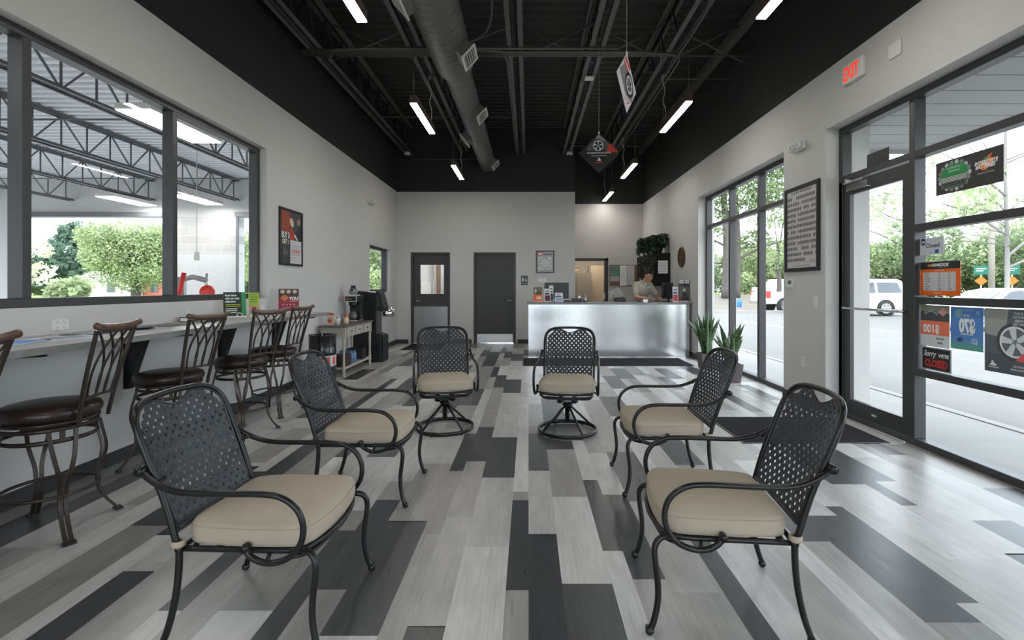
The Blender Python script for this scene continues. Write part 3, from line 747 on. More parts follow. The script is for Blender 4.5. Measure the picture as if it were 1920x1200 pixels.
# round wooden clock
r = wallthing('wall_clock', 'round brown wooden clock on the right wall above the monitor', 'clock', 'R', 9.95, 1.977)
wood = mat('clock_wood', (.09, .045, .022), .4, var=.3, scale=9)
M = Matrix.Rotation(R(90), 4, 'X')
mb = MB(); mb.lathe([(.20, 0), (.215, .015), (.2, .035), (.165, .035), (.155, .02)], wood, 36, M); mb.build('rim', r)
mb = MB(); mb.lathe([(.155, .02), (0, .021)], col(60, 42, 30), 36, M, cap=False); y_ = -.023
for k in range(12):
    a = k * PI / 6; mb.box((.13 * math.cos(a) - .006, y_, .13 * math.sin(a) - .012), (.13 * math.cos(a) + .006, y_ + .002, .13 * math.sin(a) + .012), col(180, 150, 100))
mb.disc(0, 0, .05, y_, col(120, 90, 60)); mb.build('dial', r)
mb = MB(); mb.poly([(-.004, 0), (.004, 0), (.003, .11), (-.003, .11)], y_ - .002, ink); mb.poly([(0, -.005), (.075, .03), (.073, .036), (0, .005)], y_ - .003, ink); mb.build('hands', r)

# ---- posters and signs on the storefront glass (thin prints with their own face towards the street)
XG = XR + .195 - .006
def gsign(name, label, cat, y0, y1, z0, z1, m, fn, thick=.002, group=None, reverse=False):
    """y0 far edge, y1 near edge; u runs from far (left in view) to near"""
    w, h = abs(y0 - y1), z1 - z0
    r = thing(name, label, cat, (XG, y0, z0), RW, group)      # local x -> -Y (towards viewer right)
    mb = MB(); mb.box((0, -thick, 0), (w, 0, h), m); fn(mb, w, h, -thick - .0005); mb.build('print', r); return r
Yx = lambda x: 906.7 * (XG) / (x - 991)
def f_hours(mb, w, h, y):
    mb.rect(0, h * .78, w, h, y, ink); mb.text('HANKOOK', w * .52, h * .86, h * .085, y - .0004, white_ink, sx=.95, bold=.04, shear=.2)
    mb.poly([(w * .18, h * .9), (w * .27, h * .94), (w * .3, h * .9), (w * .27, h * .85)], y - .0004, orange_m)
    mb.text('driving emotion', w * .58, h * .81, h * .035, y - .0004, col(150, 150, 150)); mb.text('BUSINESS HOURS', w * .5, h * .725, h * .03, y, white_ink)
    mb.rect(w * .08, h * .14, w * .9, h * .69, y, col(196, 192, 190))
    for i, d in enumerate(('MONDAY', 'TUESDAY', 'WEDNESDAY', 'THURSDAY', 'FRIDAY', 'SATURDAY', 'SUNDAY')):
        z = h * (.64 - i * .078); mb.text(d, w * .12, z, h * .032, y - .0004, ink, 'l', sx=.9, bold=.02)
        mb.text('7:30' if i < 6 else 'CLOSED', w * .5, z, h * .032, y - .0004, ink, bold=.02); mb.text('to', w * .62, z, h * .026, y - .0004, ink); mb.text(('5:30' if i < 5 else '4:00') if i < 6 else 'CLOSED', w * .75, z, h * .032, y - .0004, ink, bold=.02); mb.text('pm', w * .87, z, h * .022, y - .0004, ink)
    mb.text('THANK YOU', w * .45, h * .055, h * .04, y, white_ink)
gsign('hours_sign', 'orange and black opening hours sign on the storefront glass', 'sign', Yx(1726), Yx(1801), 1.285, 1.563, col(226, 98, 14), f_hours)
def f_closed1(mb, w, h, y):
    mb.text('Closed', w * .55, h * .42, h * .24, y, col(30, 36, 80), bold=.02); mb.disc(w * .15, h * .78, h * .2, y, col(40, 50, 100)); mb.rect(w * .05, h * .72, w * .25, h * .76, y - .0004, white_ink); mb.rect(w * .05, h * .8, w * .25, h * .84, y - .0004, white_ink)
    mb.rect(w * .65, h * .06, w * .8, h * .28, y, col(30, 80, 150)); mb.rect(w * .4, h * .1, w * .6, h * .14, y, col(150, 150, 150))
gsign('closed_card', 'small pale grey card reading Closed, above the opening hours', 'sign', Yx(1725), Yx(1770), 1.624, 1.765, col(196, 199, 204), f_closed1)
def f_sorry(mb, w, h, y):
    mb.rect(w * .04, h * .05, w * .96, h * .95, y, ink); mb.text('Sorry', w * .29, h * .6, h * .24, y - .0004, white_ink, shear=.25, bold=.02, sx=.8); mb.text("WE'RE", w * .75, h * .6, h * .15, y - .0004, white_ink, bold=.03, sx=.85)
    mb.text('CLOSED', w * .5, h * .16, h * .3, y - .0004, red_m, sx=.72, bold=.04)
gsign('closed_sign', 'black sign reading Sorry we are closed in white and red, on the storefront glass', 'sign', Yx(1728), Yx(1784.5), .665, .856, col(180, 182, 184), f_sorry)
def f_100(mb, w, h, y):
    mb.rect(0, h * .62, w, h, y, col(140, 142, 112)); mb.poly([(0, h * .62), (w, h * .62), (w, h * .8), (w * .5, h * .88), (0, h * .84)], y - .0002, col(72, 74, 78)); mb.rect(0, h * .28, w, h * .62, y - .0001, col(232, 122, 90)); mb.rect(0, 0, w, h * .28, y, col(210, 212, 212))
    mb.ringd(w * .38, h * .62, w * .26, w * .30, y - .0004, col(170, 174, 176), a0=R(40), a1=R(140)); mb.ringd(w * .38, h * .62, w * .33, w * .35, y - .0004, col(170, 174, 176), a0=R(40), a1=R(140))
    mb.poly([(w * .78, h * .74), (w * .95, h * .84), (w * .78, h * .94), (w * .61, h * .84)], y - .0005, col(222, 160, 154))
    mb.text('100', w * .3, h * .34, h * .19, y - .0005, white_ink, mirror=False, bold=.03) if False else mirror_text(mb, '$100', w * .38, h * .34, h * .19, y - .0005, white_ink)
    mirror_text(mb, '88-88-88', w * .68, h * .18, h * .05, y - .0005, col(90, 90, 92)); mirror_text(mb, '88-88', w * .68, h * .08, h * .05, y - .0005, col(90, 90, 92))
def mirror_text(mb, t, x, z, h, y, m, sx=.85, bold=.03):
    vs, fs, w = text_geo(t, bold)
    mb.add([(x - (a - w / 2) * h * sx, y, z + b * h) for a, b in vs], [tuple(reversed(f)) for f in fs], m)
gsign('offer_poster', 'orange and black offer poster seen from behind, above the closed sign', 'poster', Yx(1727), Yx(1781), .862, 1.205, col(214, 216, 216), f_100)
def f_70(mb, w, h, y):
    mb.rect(0, 0, w, h * .12, y, col(90, 160, 140)); mb.rect(0, h * .12, w, h * .22, y, col(96, 146, 180)); mb.disc(w * .25, h * .85, w * .12, y, col(130, 175, 180)); mb.disc(w * .85, h * .88, w * .06, y, col(130, 170, 205))
    mirror_text(mb, '$70', w * .52, h * .42, h * .3, y - .0004, white_ink, .62, .05); mirror_text(mb, 'UP TO', w * .5, h * .78, h * .05, y - .0004, white_ink); mirror_text(mb, 'MAIL-IN REBATE', w * .5, h * .35, h * .035, y - .0004, white_ink)
    mirror_text(mb, '$35', w * .75, h * .16, h * .12, y - .0004, col(190, 210, 235), .6); mb.rect(w * .22, h * .18, w * .38, h * .28, y - .0004, col(60, 80, 120)); mb.rect(w * .3, h * .92, w * .7, h * .925, y - .0004, white_ink)
gsign('offer_poster', 'blue rebate poster seen from behind, reading 70 dollars', 'poster', Yx(1783), Yx(1844), .872, 1.20, col(84, 134, 196), f_70)
def f_wheel(mb, w, h, y):
    mb.rect(0, h * .0, w, h, y, col(96, 102, 108)); mb.poly([(0, h * .6), (w * .35, h * .55), (w * .45, h * .75), (w * .5, h), (0, h)], y - .0002, col(160, 160, 154)); mb.rect(0, 0, w, h * .3, y - .0001, col(84, 90, 96))
    c = (w * .62, h * .5); R0 = h * .24
    mb.ringd(c[0], c[1], R0, R0 * 1.22, y - .0004, col(70, 76, 82)); mb.disc(c[0], c[1], R0, y - .0003, col(104, 112, 118)); mb.ringd(c[0], c[1], R0 * .88, R0, y - .0006, white_ink)
    for k in range(5):
        a = k * 2 * PI / 5 + .5
        mb.poly([(c[0] + R0 * .9 * math.cos(a - .26), c[1] + R0 * .9 * math.sin(a - .26)), (c[0] + R0 * .9 * math.cos(a + .26), c[1] + R0 * .9 * math.sin(a + .26)), (c[0] + R0 * .15 * math.cos(a + 1), c[1] + R0 * .15 * math.sin(a + 1)), (c[0] + R0 * .15 * math.cos(a - 1), c[1] + R0 * .15 * math.sin(a - 1))], y - .0007, col(214, 218, 220))
    mb.poly([(w, h * .2), (w, h * .52), (w * .62, h * .22)], y - .0009, col(224, 86, 90))
    for i, t in enumerate(('THIS IS NOT', 'REINVENTING', 'THE WHEEL.', 'JUST THE TIRE.')): mirror_text(mb, t, w * .75, h * (.92 - .055 * i), h * .035, y - .0008, col(205, 208, 210))
    mirror_text(mb, 'THE ADVANCED', w * .75, h * .12, h * .028, y - .0008, col(205, 208, 210)); mirror_text(mb, 'DESIGN MEANS MORE', w * .75, h * .07, h * .028, y - .0008, col(205, 208, 210))
    mb.poly([(w * .1, h * .1), (w * .26, h * .1), (w * .22, h * .14), (w * .19, h * .15), (w * .18, h * .18), (w * .15, h * .18), (w * .145, h * .14)], y - .0008, white_ink); mb.rect(w * .08, h * .07, w * .3, h * .08, y - .0008, white_ink)
gsign('offer_poster', 'large grey wheel poster seen from behind, in the lower storefront pane', 'poster', Yx(1847), 3.19, .745, 1.20, col(96, 102, 108), f_wheel)
def f_race(mb, w, h, y):
    g = col(34, 138, 74); s = col(190, 192, 192); lt = col(214, 212, 208)
    cx, cz = w * .3, h * .5
    for k in range(18):
        a = k * 2 * PI / 18; mb.disc(cx + w * .235 * math.cos(a), cz + h * .40 * math.sin(a), h * .07, y - .0001 * (k % 2), (s, col(130, 134, 134), col(150, 110, 105))[k % 3 if k > 6 and k < 9 else k % 2], 8)
    mb.poly([(cx - w * .22, cz - .0), (cx - w * .2, cz + h * .18), (cx - w * .1, cz + h * .34), (cx + w * .12, cz + h * .34), (cx + w * .2, cz + h * .2), (cx + w * .22, cz)], y - .0006, g)
    mb.poly([(cx - w * .22, cz - h * .005), (cx + w * .22, cz - h * .005), (cx + w * .2, cz - h * .3), (cx + w * .1, cz - h * .36), (cx - w * .12, cz - h * .36), (cx - w * .2, cz - h * .3)], y - .0006, col(80, 96, 84))
    for k in range(4): mb.rect(cx - w * .215 + .003 * k, cz - h * (.03 + .04 * k), cx + w * .215 - .003 * k, cz - h * (.012 + .04 * k), y - .0009, lt)
    mb.text('INTERSTATE', cx, cz - h * .29, h * .10, y - .001, ink, sx=.9, bold=.03); mb.text('OUTRAGEOUSLY', cx, cz + h * .22, h * .055, y - .001, lt, sx=.8); mb.text('DEPENDABLE', cx, cz + h * .12, h * .055, y - .001, lt, sx=.8, shear=.2)
    x = w * .77
    mb.poly([(x - w * .12, h * .62), (x + w * .02, h * .80), (x + w * .09, h * .86), (x + w * .06, h * .74), (x + w * .13, h * .7), (x, h * .42), (x - w * .06, h * .44)], y - .0005, orange_m)
    mb.poly([(x - w * .12, h * .62), (x + w * .02, h * .80), (x + w * .04, h * .7)], y - .0006, col(110, 150, 60))
    mb.text('INTERSTATE', x, h * .60, h * .10, y - .001, white_ink, sx=.85, bold=.04, shear=.2); mb.text('BATTERIES', x - w * .01, h * .49, h * .10, y - .001, white_ink, sx=.85, bold=.04, shear=.2); mb.text('Independent Distributor', x, h * .34, h * .045, y - .001, lt, sx=.8)
gsign('battery_banner', 'black banner with a green racing emblem on the upper storefront glass', 'banner', Yx(1755.5), Yx(1882), 2.10, 2.365, col(52, 49, 48), f_race)
def f_dark(mb, w, h, y):
    for k in range(4): mb.rect(w * .08 + k * w * .22, h * .1, w * .24 + k * w * .22, h * .9, y, col(40, 44, 40))
gsign('transom_panel', 'small dark panel leaning on the transom above the glass door', 'panel', Yx(1626), Yx(1667.5), 2.525, 2.66, col(52, 56, 52), f_dark)
# ================================================================ SEATING
def lattice(mb, hw0, hw1, z0, z1, surf, m, p=.0315, w=.0195):
    """woven diagonal strips clipped to a rounded panel with a dipped top"""
    r = .105; sl = 1 / math.sqrt(2)
    def hw(z): return hw0 + (hw1 - hw0) * min(1, max(0, (z - z0) / (z1 - z0)))
    def inside(x, z):
        ax = abs(x); h = hw(z)
        if z < z0 or ax > h: return False
        top = z1
        if ax > h - r:
            dx = ax - (h - r)
            top = z1 - r + math.sqrt(max(0, r * r - dx * dx))
        if ax < .10: top = z1 - .036 * .5 * (1 + math.cos(PI * ax / .10))
        return z < top
    N = int(.8 / p)
    for d in (0, 1):
        for j in range(-N, N):
            st = []
            def flush(st):
                if len(st) < 2: return
                vs = []; fs = []
                for (u, off) in st:
                    for (dv, dn) in ((-w / 2, -.0008), (w / 2, -.0008), (w / 2, .0008), (-w / 2, .0008)):
                        a, b = (u, j * p + dv) if d == 0 else (j * p + dv, u)
                        x, z = (a - b) * sl, (a + b) * sl + z0
                        q = surf(x, z); vs.append((q[0], q[1] + off + dn, q[2]))
                n = len(st)
                for i in range(n - 1):
                    for k in range(4):
                        k2 = (k + 1) % 4; fs.append((i * 4 + k, i * 4 + k2, i * 4 + 4 + k2, i * 4 + 4 + k))
                mb.add(vs, fs, m, False)
            for i in range(-2 * N, 2 * N):
                u = i * p / 2
                a, b = (u, j * p) if d == 0 else (j * p, u)
                x, z = (a - b) * sl, (a + b) * sl + z0
                if inside(x, z):
                    off = 0 if i % 2 else (.0009 if ((i // 2 + j + d) % 2) else -.0009)
                    st.append((u, off))
                else:
                    flush(st); st = []
            flush(st)
def cushion_mesh(mb, hw, y0, y1, z0, th, m, bow=.03, taper=.02, rnd=.05, puff=.026):
    """y0 front (negative) y1 back"""
    out = []
    n = 10
    def pt(fx, fy): return Vector(((hw - taper * max(0, fy)) * fx, (y1 + y0) / 2 + fy * (y1 - y0) / 2 - (bow * (1 - fx * fx) if fy < 0 else 0) * (-fy if fy < 0 else 0), 0))
    per = []
    for i in range(n): per.append((-1 + 2 * i / n, -1))
    for i in range(n): per.append((1, -1 + 2 * i / n))
    for i in range(n): per.append((1 - 2 * i / n, 1))
    for i in range(n): per.append((-1, 1 - 2 * i / n))
    def sq(fx, fy, k):                                   # round the corners
        l = (abs(fx) ** 9 + abs(fy) ** 9) ** (1 / 9); return fx / l * 1.0, fy / l * 1.0
    layers = [(0.90, 0), (0.985, .006), (1.0, .02), (1.005, th * .45), (1.0, th - .022), (.985, th - .008), (.95, th), (.80, th + puff * .55), (.5, th + puff * .95), (.2, th + puff)]
    vs = []; fs = []; P = len(per)
    for (s, z) in layers:
        for (fx, fy) in per:
            a, b = sq(fx, fy, 9); q = pt(a * s, b * s); vs.append((q.x, q.y, z0 + z + .005 * noise.noise(Vector((q.x * 7, q.y * 7, z * 16))) * (1 if z > th * .3 else 0)))
    for j in range(len(layers) - 1):
        for i in range(P):
            i2 = (i + 1) % P; fs.append((j * P + i, j * P + i2, (j + 1) * P + i2, (j + 1) * P + i))
    fs.append(tuple(range(P - 1, -1, -1))); k = (len(layers) - 1) * P; fs.append(tuple(range(k, k + P)))
    mb.add(vs, fs, m, True)
    seam = []
    for (fx, fy) in per:
        a, b = sq(fx, fy, 9); q = pt(a * .998, b * .998); seam.append((q.x, q.y, z0 + th - .016))
    return seam
def backsurf(dz):
    def f(x, z):
        t = z - dz - .42
        return (x, .25 + t * .36 + .05 * t * t + .030 * (1 - min(1, (x / .25) ** 2)) * min(1, max(0, t / .2)), z)
    return f
def chair(name, label, group, swivel=False):
    dz = .025 if swivel else 0.0
    r = thing(name, label, 'chair', (0, 0, 0), 0, group)
    S = backsurf(dz)
    # back frame tube: from the seat level up and over
    mb = MB(); c = []
    side = [(.243, .40), (.247, .55), (.252, .70), (.252, .80)]
    L_ = [(x, z + dz) for x, z in side] + [(.236, .855 + dz), (.200, .890 + dz), (.14, .905 + dz), (.07, .909 + dz)]
    pts = [S(x, z) for x, z in L_] + [S(0, .910 + dz)] + [S(-x, z) for x, z in reversed(L_)]
    pts = [(p[0], p[1] - .030 * 0, p[2]) for p in pts]
    pts[0] = (.243, .245, .36 + dz); pts[-1] = (-.243, .245, .36 + dz)
    mb.tube(crom(pts, 4), .0125, chair_m, 8); mb.build('back_frame', r)
    mb = MB(); lattice(mb, .224, .236, .445 + dz, .893 + dz, S, weave_m)
    # edge band
    ed = [(-.222, .445), (-.228, .6), (-.237, .79), (-.227, .845), (-.192, .880), (-.14, .893), (-.095, .891), (-.05, .872), (0, .857), (.05, .872), (.095, .891), (.14, .893), (.192, .880), (.227, .845), (.237, .79), (.228, .6), (.222, .445)]
    mb.tube([S(x, z + dz) for x, z in crom([(a, b, 0) for a, b in ed], 3) for x, z in [(x, z)]] if False else [S(q[0], q[1] + dz) for q in crom([(a, b, 0) for a, b in ed], 3)], .0, weave_m, 6, flat=(.006, .004))
    mb.tube([S(-.225, .445 + dz), S(-.1, .445 + dz), S(0, .445 + dz), S(.1, .445 + dz), S(.225, .445 + dz)], .008, weave_m, 6)
    mb.build('backrest', r)
    # seat frame
    mb = MB()
    fr = [(-.235, .245, .372), (-.24, .0, .372), (-.238, -.19, .372), (-.20, -.235, .372), (-.1, -.262, .372), (0, -.27, .372), (.1, -.262, .372), (.20, -.235, .372), (.238, -.19, .372), (.24, 0, .372), (.235, .245, .372)]
    mb.tube([(q.x, q.y, q.z + dz) for q in crom(fr, 3)], .011, chair_m, 8)
    fr2 = [(-.238, -.17, .345), (-.20, -.228, .345), (-.1, -.25, .345), (0, -.258, .345), (.1, -.25, .345), (.20, -.228, .345), (.238, -.17, .345)]
    mb.tube([(q.x, q.y, q.z + dz) for q in crom(fr2, 3)], .008, chair_m, 8)
    mb.tube([(-.235, .245, .372 + dz), (.235, .245, .372 + dz)], .010, chair_m, 8)
    for k in range(5): y = -.2 + k * .1; mb.box((-.235, y - .014, .376 + dz), (.235, y + .014, .380 + dz), chair_m)
    mb.build('seat_frame', r)
    mb = MB(); seam = cushion_mesh(mb, .252, -.24, .235, .382 + dz, .086, cush_m)
    cu = mb.build('seat_cushion', r)
    mb = MB(); mb.tube(seam, .0019, pipe_m, 6, closed=True); mb.build('piping', cu)
    for s in (-1, 1):
        mb = MB(); mb.tube([(s * .243 + .021 * math.cos(a), .248 + .021 * math.sin(a), .395 + dz) for a in [k * PI / 6 for k in range(12)]], 0, cush_m, 6, closed=True, flat=(.004, .013), up=(0, 0, 1)); mb.build('tie_strap', cu)
    for s in (-1, 1):
        mb = MB()
        ap = [(.272, .365, .675), (.282, .335, .655), (.290, .27, .622), (.292, .19, .604), (.292, .05, .602), (.292, -.09, .602), (.290, -.165, .590), (.289, -.222, .550), (.288, -.246, .490), (.287, -.238, .425), (.286, -.200, .375), (.284, -.14, .350), (.282, -.085, .352), (.279, -.045, .372), (.276, -.028, .395)]
        q = crom([(s * x, y, z + dz) for x, y, z in ap], 4)
        mb.tube(q, 0, chair_m, 8, flat=(.0135, .0085), up=(-s, 0, .0) if False else None) if False else mb.tube(q, .0115, chair_m, 8)
        mb.tube([(s * .255, .365, .675 + dz), (s * .290, .365, .675 + dz)], .016, chair_m, 10)
        mb.tube([(s * .262, -.026, .398 + dz), (s * .290, -.026, .398 + dz)], .015, chair_m, 10)
        mb.tube([(s * .245, .30, .64 + dz), (s * .288, .29, .632 + dz)], .008, chair_m, 6)
        mb.tube([(s * .238, -.10, .372 + dz), (s * .282, -.11, .352 + dz)], .008, chair_m, 6)
        mb.build('armrest', r)
    if not swivel:
        for s in (-1, 1):
            mb = MB(); q = crom([(s * x, y, z) for x, y, z in [(.236, -.17, .372), (.246, -.225, .378), (.256, -.262, .368), (.262, -.280, .335), (.263, -.278, .28), (.261, -.268, .20), (.262, -.268, .13), (.266, -.282, .06), (.270, -.296, .024)]], 4)
            mb.tube(q, .0125, chair_m, 8); mb.ball((s * .270, -.300, .018), .018, chair_m, 10); mb.tube([(s * .256, -.305, .022), (s * .286, -.305, .022)], .012, chair_m, 8)
            mb.build('leg', r)
            mb = MB(); q = crom([(s * x, y, z) for x, y, z in [(.243, .245, .385), (.244, .246, .30), (.247, .255, .20), (.252, .275, .10), (.257, .298, .03)]], 4)
            mb.tube(q, .0125, chair_m, 8); mb.ball((s * .258, .302, .018), .018, chair_m, 10)
            mb.build('leg', r)
    else:
        mb = MB(); mb.tube(circ(.27, .022, 44), 0, chair_m, 8, closed=True, flat=(.010, .019), up=(0, 0, 1)); 
        for k in range(6): a = k * PI / 3; mb.lathe([(.012, 0), (.012, .006)], black_pl, 8, Matrix.Translation((.27 * math.cos(a), .27 * math.sin(a), 0)))
        mb.build('base_ring', r)
        for k in range(4):
            a = R(35) + k * PI / 2; mb = MB(); ca_, sa = math.cos(a), math.sin(a)
            mb.tube([(.03 * ca_, .03 * sa, .235), (.08 * ca_, .08 * sa, .195), (.262 * ca_, .262 * sa, .030)], .011, chair_m, 8); mb.build('spoke', r)
        mb = MB(); mb.lathe([(.022, .10), (.022, .24), (.05, .245), (.05, .26), (.035, .265), (.035, .285)], chair_m, 16)
        for x in (-.065, .065):
            for y in (-.05, .05): mb.tube([(x, y - .02, .30), (x, y + .02, .30)], .024, chair_m, 10); mb.tube([(x - .012, y, .27), (x - .012, y, .335)], .006, chair_m, 6); mb.tube([(x + .012, y, .27), (x + .012, y, .335)], .006, chair_m, 6)
        mb.box((-.10, -.07, .283), (.10, .07, .291), chair_m); mb.build('swivel_plate', r)
        mb = MB()
        for y in (-.10, .10): mb.tube(crom([(-.235, y, .372 + dz), (-.225, y, .345), (-.19, y, .325), (-.05, y, .322), (.05, y, .322), (.19, y, .325), (.225, y, .345), (.235, y, .372 + dz)], 3), .008, chair_m, 8)
        for x in (-.06, .06): mb.tube([(x, -.10, .322), (x, .10, .322)], .009, chair_m, 8)
        mb.build('rocker_bracket', r)
    return r
G4 = 'four-legged patio armchairs'
ch = chair('patio_armchair', 'black lattice-back armchair with beige cushion in the left front, back to the bar stools', G4)
ch.location = (-1.055, 2.045, 0); ch.rotation_euler = (0, 0, R(88.5))
dup(ch, (-1.055, 3.235, 0), R(90), 'black lattice-back armchair with beige cushion behind the left front one, by the stools', G4)
dup(ch, (.925, 3.375, 0), R(-91), 'black lattice-back armchair with beige cushion before the planters, its back to the entry mat', G4)
dup(ch, (.80, 2.115, 0), R(-96.5), 'black lattice-back armchair with beige cushion in the right front, back to the storefront glass', G4)
GS = 'swivel patio chairs on ring bases'
sw = chair('swivel_chair', 'black swivel armchair on a ring base, in line with the two back doors', GS, True)
sw.location = (-.80, 4.63, 0); sw.rotation_euler = (0, 0, R(13))
dup(sw, (.365, 4.55, 0), R(-8), 'black swivel armchair on a ring base, in front of the shiny counter', GS)

# ---- bar stools
def stool():
    r = thing('bar_stool', 'dark bronze bar stool with brown leather seat, cut off by the left edge', 'stool', (0, 0, 0), 0, 'bar stools along the window counter')
    mb = MB(); mb.lathe([(.0, .628), (.19, .628), (.205, .634), (.222, .652), (.226, .674), (.216, .696), (.18, .711), (.10, .719), (0, .721)], leather, 40, cap=False); mb.build('seat_cushion', r)
    mb = MB()
    mb.tube(circ(.205, .622, 40), 0, stool_m, 6, closed=True, flat=(.010, .010), up=(0, 0, 1)); mb.tube(circ(.200, .592, 40), 0, stool_m, 6, closed=True, flat=(.009, .011), up=(0, 0, 1))
    mb.lathe([(.12, .60), (.12, .628), (0, .628)], stool_m, 20)
    mb.tube([(-.2, 0, .608), (.2, 0, .608)], .010, stool_m, 6); mb.tube([(0, -.2, .608), (0, .2, .608)], .010, stool_m, 6)
    mb.build('swivel_ring', r)
    mb = MB(); mb.tube(circ(.200, .53, 40), 0, stool_m, 6, closed=True, flat=(.008, .012), up=(0, 0, 1))
    for k in range(4):
        a = R(45) + k * PI / 2; mb.box((-.011, -.006, .53), (.011, .006, .59), stool_m, Matrix.Translation((.2 * math.cos(a), .2 * math.sin(a), 0)) @ Matrix.Rotation(a + PI / 2, 4, 'Z'))
    mb.build('upper_ring', r)
    mb = MB(); mb.tube(circ(.205, .235, 44), 0, stool_m, 8, closed=True, flat=(.011, .009), up=(0, 0, 1)); mb.build('foot_ring', r)
    for k in range(4):
        a = R(45) + k * PI / 2; mb = MB()
        prof = [(.585, .200, .055), (.52, .214, .050), (.44, .232, .040), (.38, .234, .028), (.31, .218, .015), (.24, .205, .012), (.16, .214, .012), (.08, .250, .012), (.012, .300, .012)]
        for s in (-1, 1):
            q = crom([(rr * math.cos(a) - s * t * math.sin(a), rr * math.sin(a) + s * t * math.cos(a), z) for z, rr, t in prof], 3)
            mb.tube(q, 0, stool_m, 4, flat=(.013, .009), up=(math.cos(a), math.sin(a), 0), smooth=False)
        M = Matrix.Translation((.302 * math.cos(a), .302 * math.sin(a), 0)) @ Matrix.Rotation(a, 4, 'Z')
        mb.box((-.018, -.028, 0), (.018, .028, .014), black_pl, M)
        mb.build('leg', r)
    # back: +y side
    def B(x, z):
        t = (z - .57) / .56
        return (x, .205 + .115 * t ** 1.4 + .02 * (1 - (x / .2) ** 2) * t, z)
    for s in (-1, 1):
        mb = MB(); q = [B(s * (.125 + .055 * ((z - .57) / .55)), z) for z in (.60, .65, .75, .85, .95, 1.05, 1.12)]
        mb.tube(crom(q, 2), 0, stool_m, 4, flat=(.014, .010), up=(0, 1, 0), smooth=False); mb.build('back_post', r)
    mb = MB(); q = crom([(x, B(x * .9, 1.13)[1] + (.0 if abs(x) < .18 else .01), 1.128 + .02 * (abs(x) / .22) ** 3) for x in (-.205, -.14, -.07, 0, .07, .14, .205)], 4)
    mb.tube(q, 0, stool_wood, 10, flat=(.017, .020), up=(0, 0, 1)); mb.build('top_rail', r)
    mb = MB()
    mb.tube([B(x, .735 + .012 * (1 - (x / .15) ** 2)) for x in (-.148, -.1, -.05, 0, .05, .1, .148)], 0, stool_m, 4, flat=(.007, .010), up=(0, 0, 1), smooth=False)
    mb.tube([B(x, 1.108) for x in (-.172, -.1, 0, .1, .172)], 0, stool_m, 4, flat=(.007, .008), up=(0, 0, 1), smooth=False)
    bt = [-.105, -.035, .035, .105]
    def bar(x0, x1, bend):
        q = []
        for k in range(9):
            t = k / 8; z = .745 + (1.105 - .745) * t
            e = t ** 2.6
            q.append(B(x0 * (1 + .25 * t) * (1 - e) + x1 * e + bend * math.sin(PI * t) * .012, z))
        mb.tube(q, 0, stool_m, 4, flat=(.0075, .0055), up=(0, 1, 0), smooth=False)
    bar(-.105, -.02, -1); bar(-.035, .08, -1); bar(-.035, -.155, 1); bar(.035, -.08, 1); bar(.035, .155, -1); bar(.105, .02, 1)
    mb.build('back_splat', r)
    return r
st = stool(); st.location = (-2.60, 1.93, 0); st.rotation_euler = (0, 0, R(-80))
GB = 'bar stools along the window counter'
for x, y, a, lab in ((-2.67, 2.70, -77, 'bar stool with its whole seat in view, first one behind the front armchair'),
                     (-2.76, 3.72, -96, 'bar stool standing alone at the first bracket, behind the left front armchair back'),
                     (-2.67, 4.50, -105, 'bar stool turned a little toward the room, third from the coffee end'),
                     (-2.75, 5.22, -95, 'bar stool closest to the end of the counter and the coffee table')):
    dup(st, (x, y, 0), R(a), 'dark bronze ' + lab, GB)
# ---- window bar counter
cb = thing('bar_counter', 'long narrow grey laminate counter on black brackets under the window', 'counter', (XL, 0, 0))
mb = MB(); mb.box((.001, -.8, 1.0), (.64, 6.13, 1.04), counter_m); mb.build('worktop', cb, bevel=.002, seg=1)
mb = MB(); mb.box((.6402, -.8, 1.001), (.643, 6.133, 1.039), counter_e); mb.box((.0, 6.1302, 1.001), (.64, 6.133, 1.039), counter_e); mb.build('edge_band', cb)
for y in (.36, 1.51, 2.66, 3.81, 4.96, 6.0):
    poly = [(.0, .555), (.035, .555), (.15, .90), (.165, .935), (.20, .955), (.52, .972), (.52, 1.0), (.0, 1.0)]
    mb = MB(); mb.prism(poly, -.004, .004, black_pl)
    e = [(.035, .555), (.15, .90), (.165, .935), (.20, .955), (.52, .972)]
    for (a, b) in zip(e[:-1], e[1:]): mb.add([(a[0], -.03, a[1]), (b[0], -.03, b[1]), (b[0], .03, b[1]), (a[0], .03, a[1])], [(0, 1, 2, 3)], black_pl)
    mb.box((.001, -.03, .555), (.008, .03, 1.0), black_pl)
    mb.build('bracket', cb, (0, y, 0))
# things on the bar
def booklet(pts, z, m, label, name='magazine', cat='magazine', t=.004, extra=None, group=None):
    mb = MB(); n = len(pts); vs = [(p[0], p[1], z) for p in pts] + [(p[0], p[1], z + t) for p in pts]
    mb.add(vs, [tuple(range(n - 1, -1, -1)), tuple(range(n, 2 * n))] + [(i, (i + 1) % n, n + (i + 1) % n, n + i) for i in range(n)], m)
    if extra:
        c = Vector((sum(p[0] for p in pts) / n, sum(p[1] for p in pts) / n))
        vs = [(c.x + (p[0] - c.x) * .75, c.y + (p[1] - c.y) * .75, z + t + .0005) for p in pts]
        mb.add(vs, [tuple(range(n))], extra)
    return tag(mb.build(name), label, cat, group)
def rot_rect(cx, cy, w, h, a):
    c, s = math.cos(R(a)), math.sin(R(a)); return [(cx + x * c - y * s, cy + x * s + y * c) for x, y in ((-w / 2, -h / 2), (w / 2, -h / 2), (w / 2, h / 2), (-w / 2, h / 2))]
booklet(rot_rect(-2.88, 2.72, .21, .28, 20), 1.0405, col(170, 180, 200), 'pale blue magazine lying on the bar left of the whole-seat stool', extra=blue_m, group='magazines on the bar')
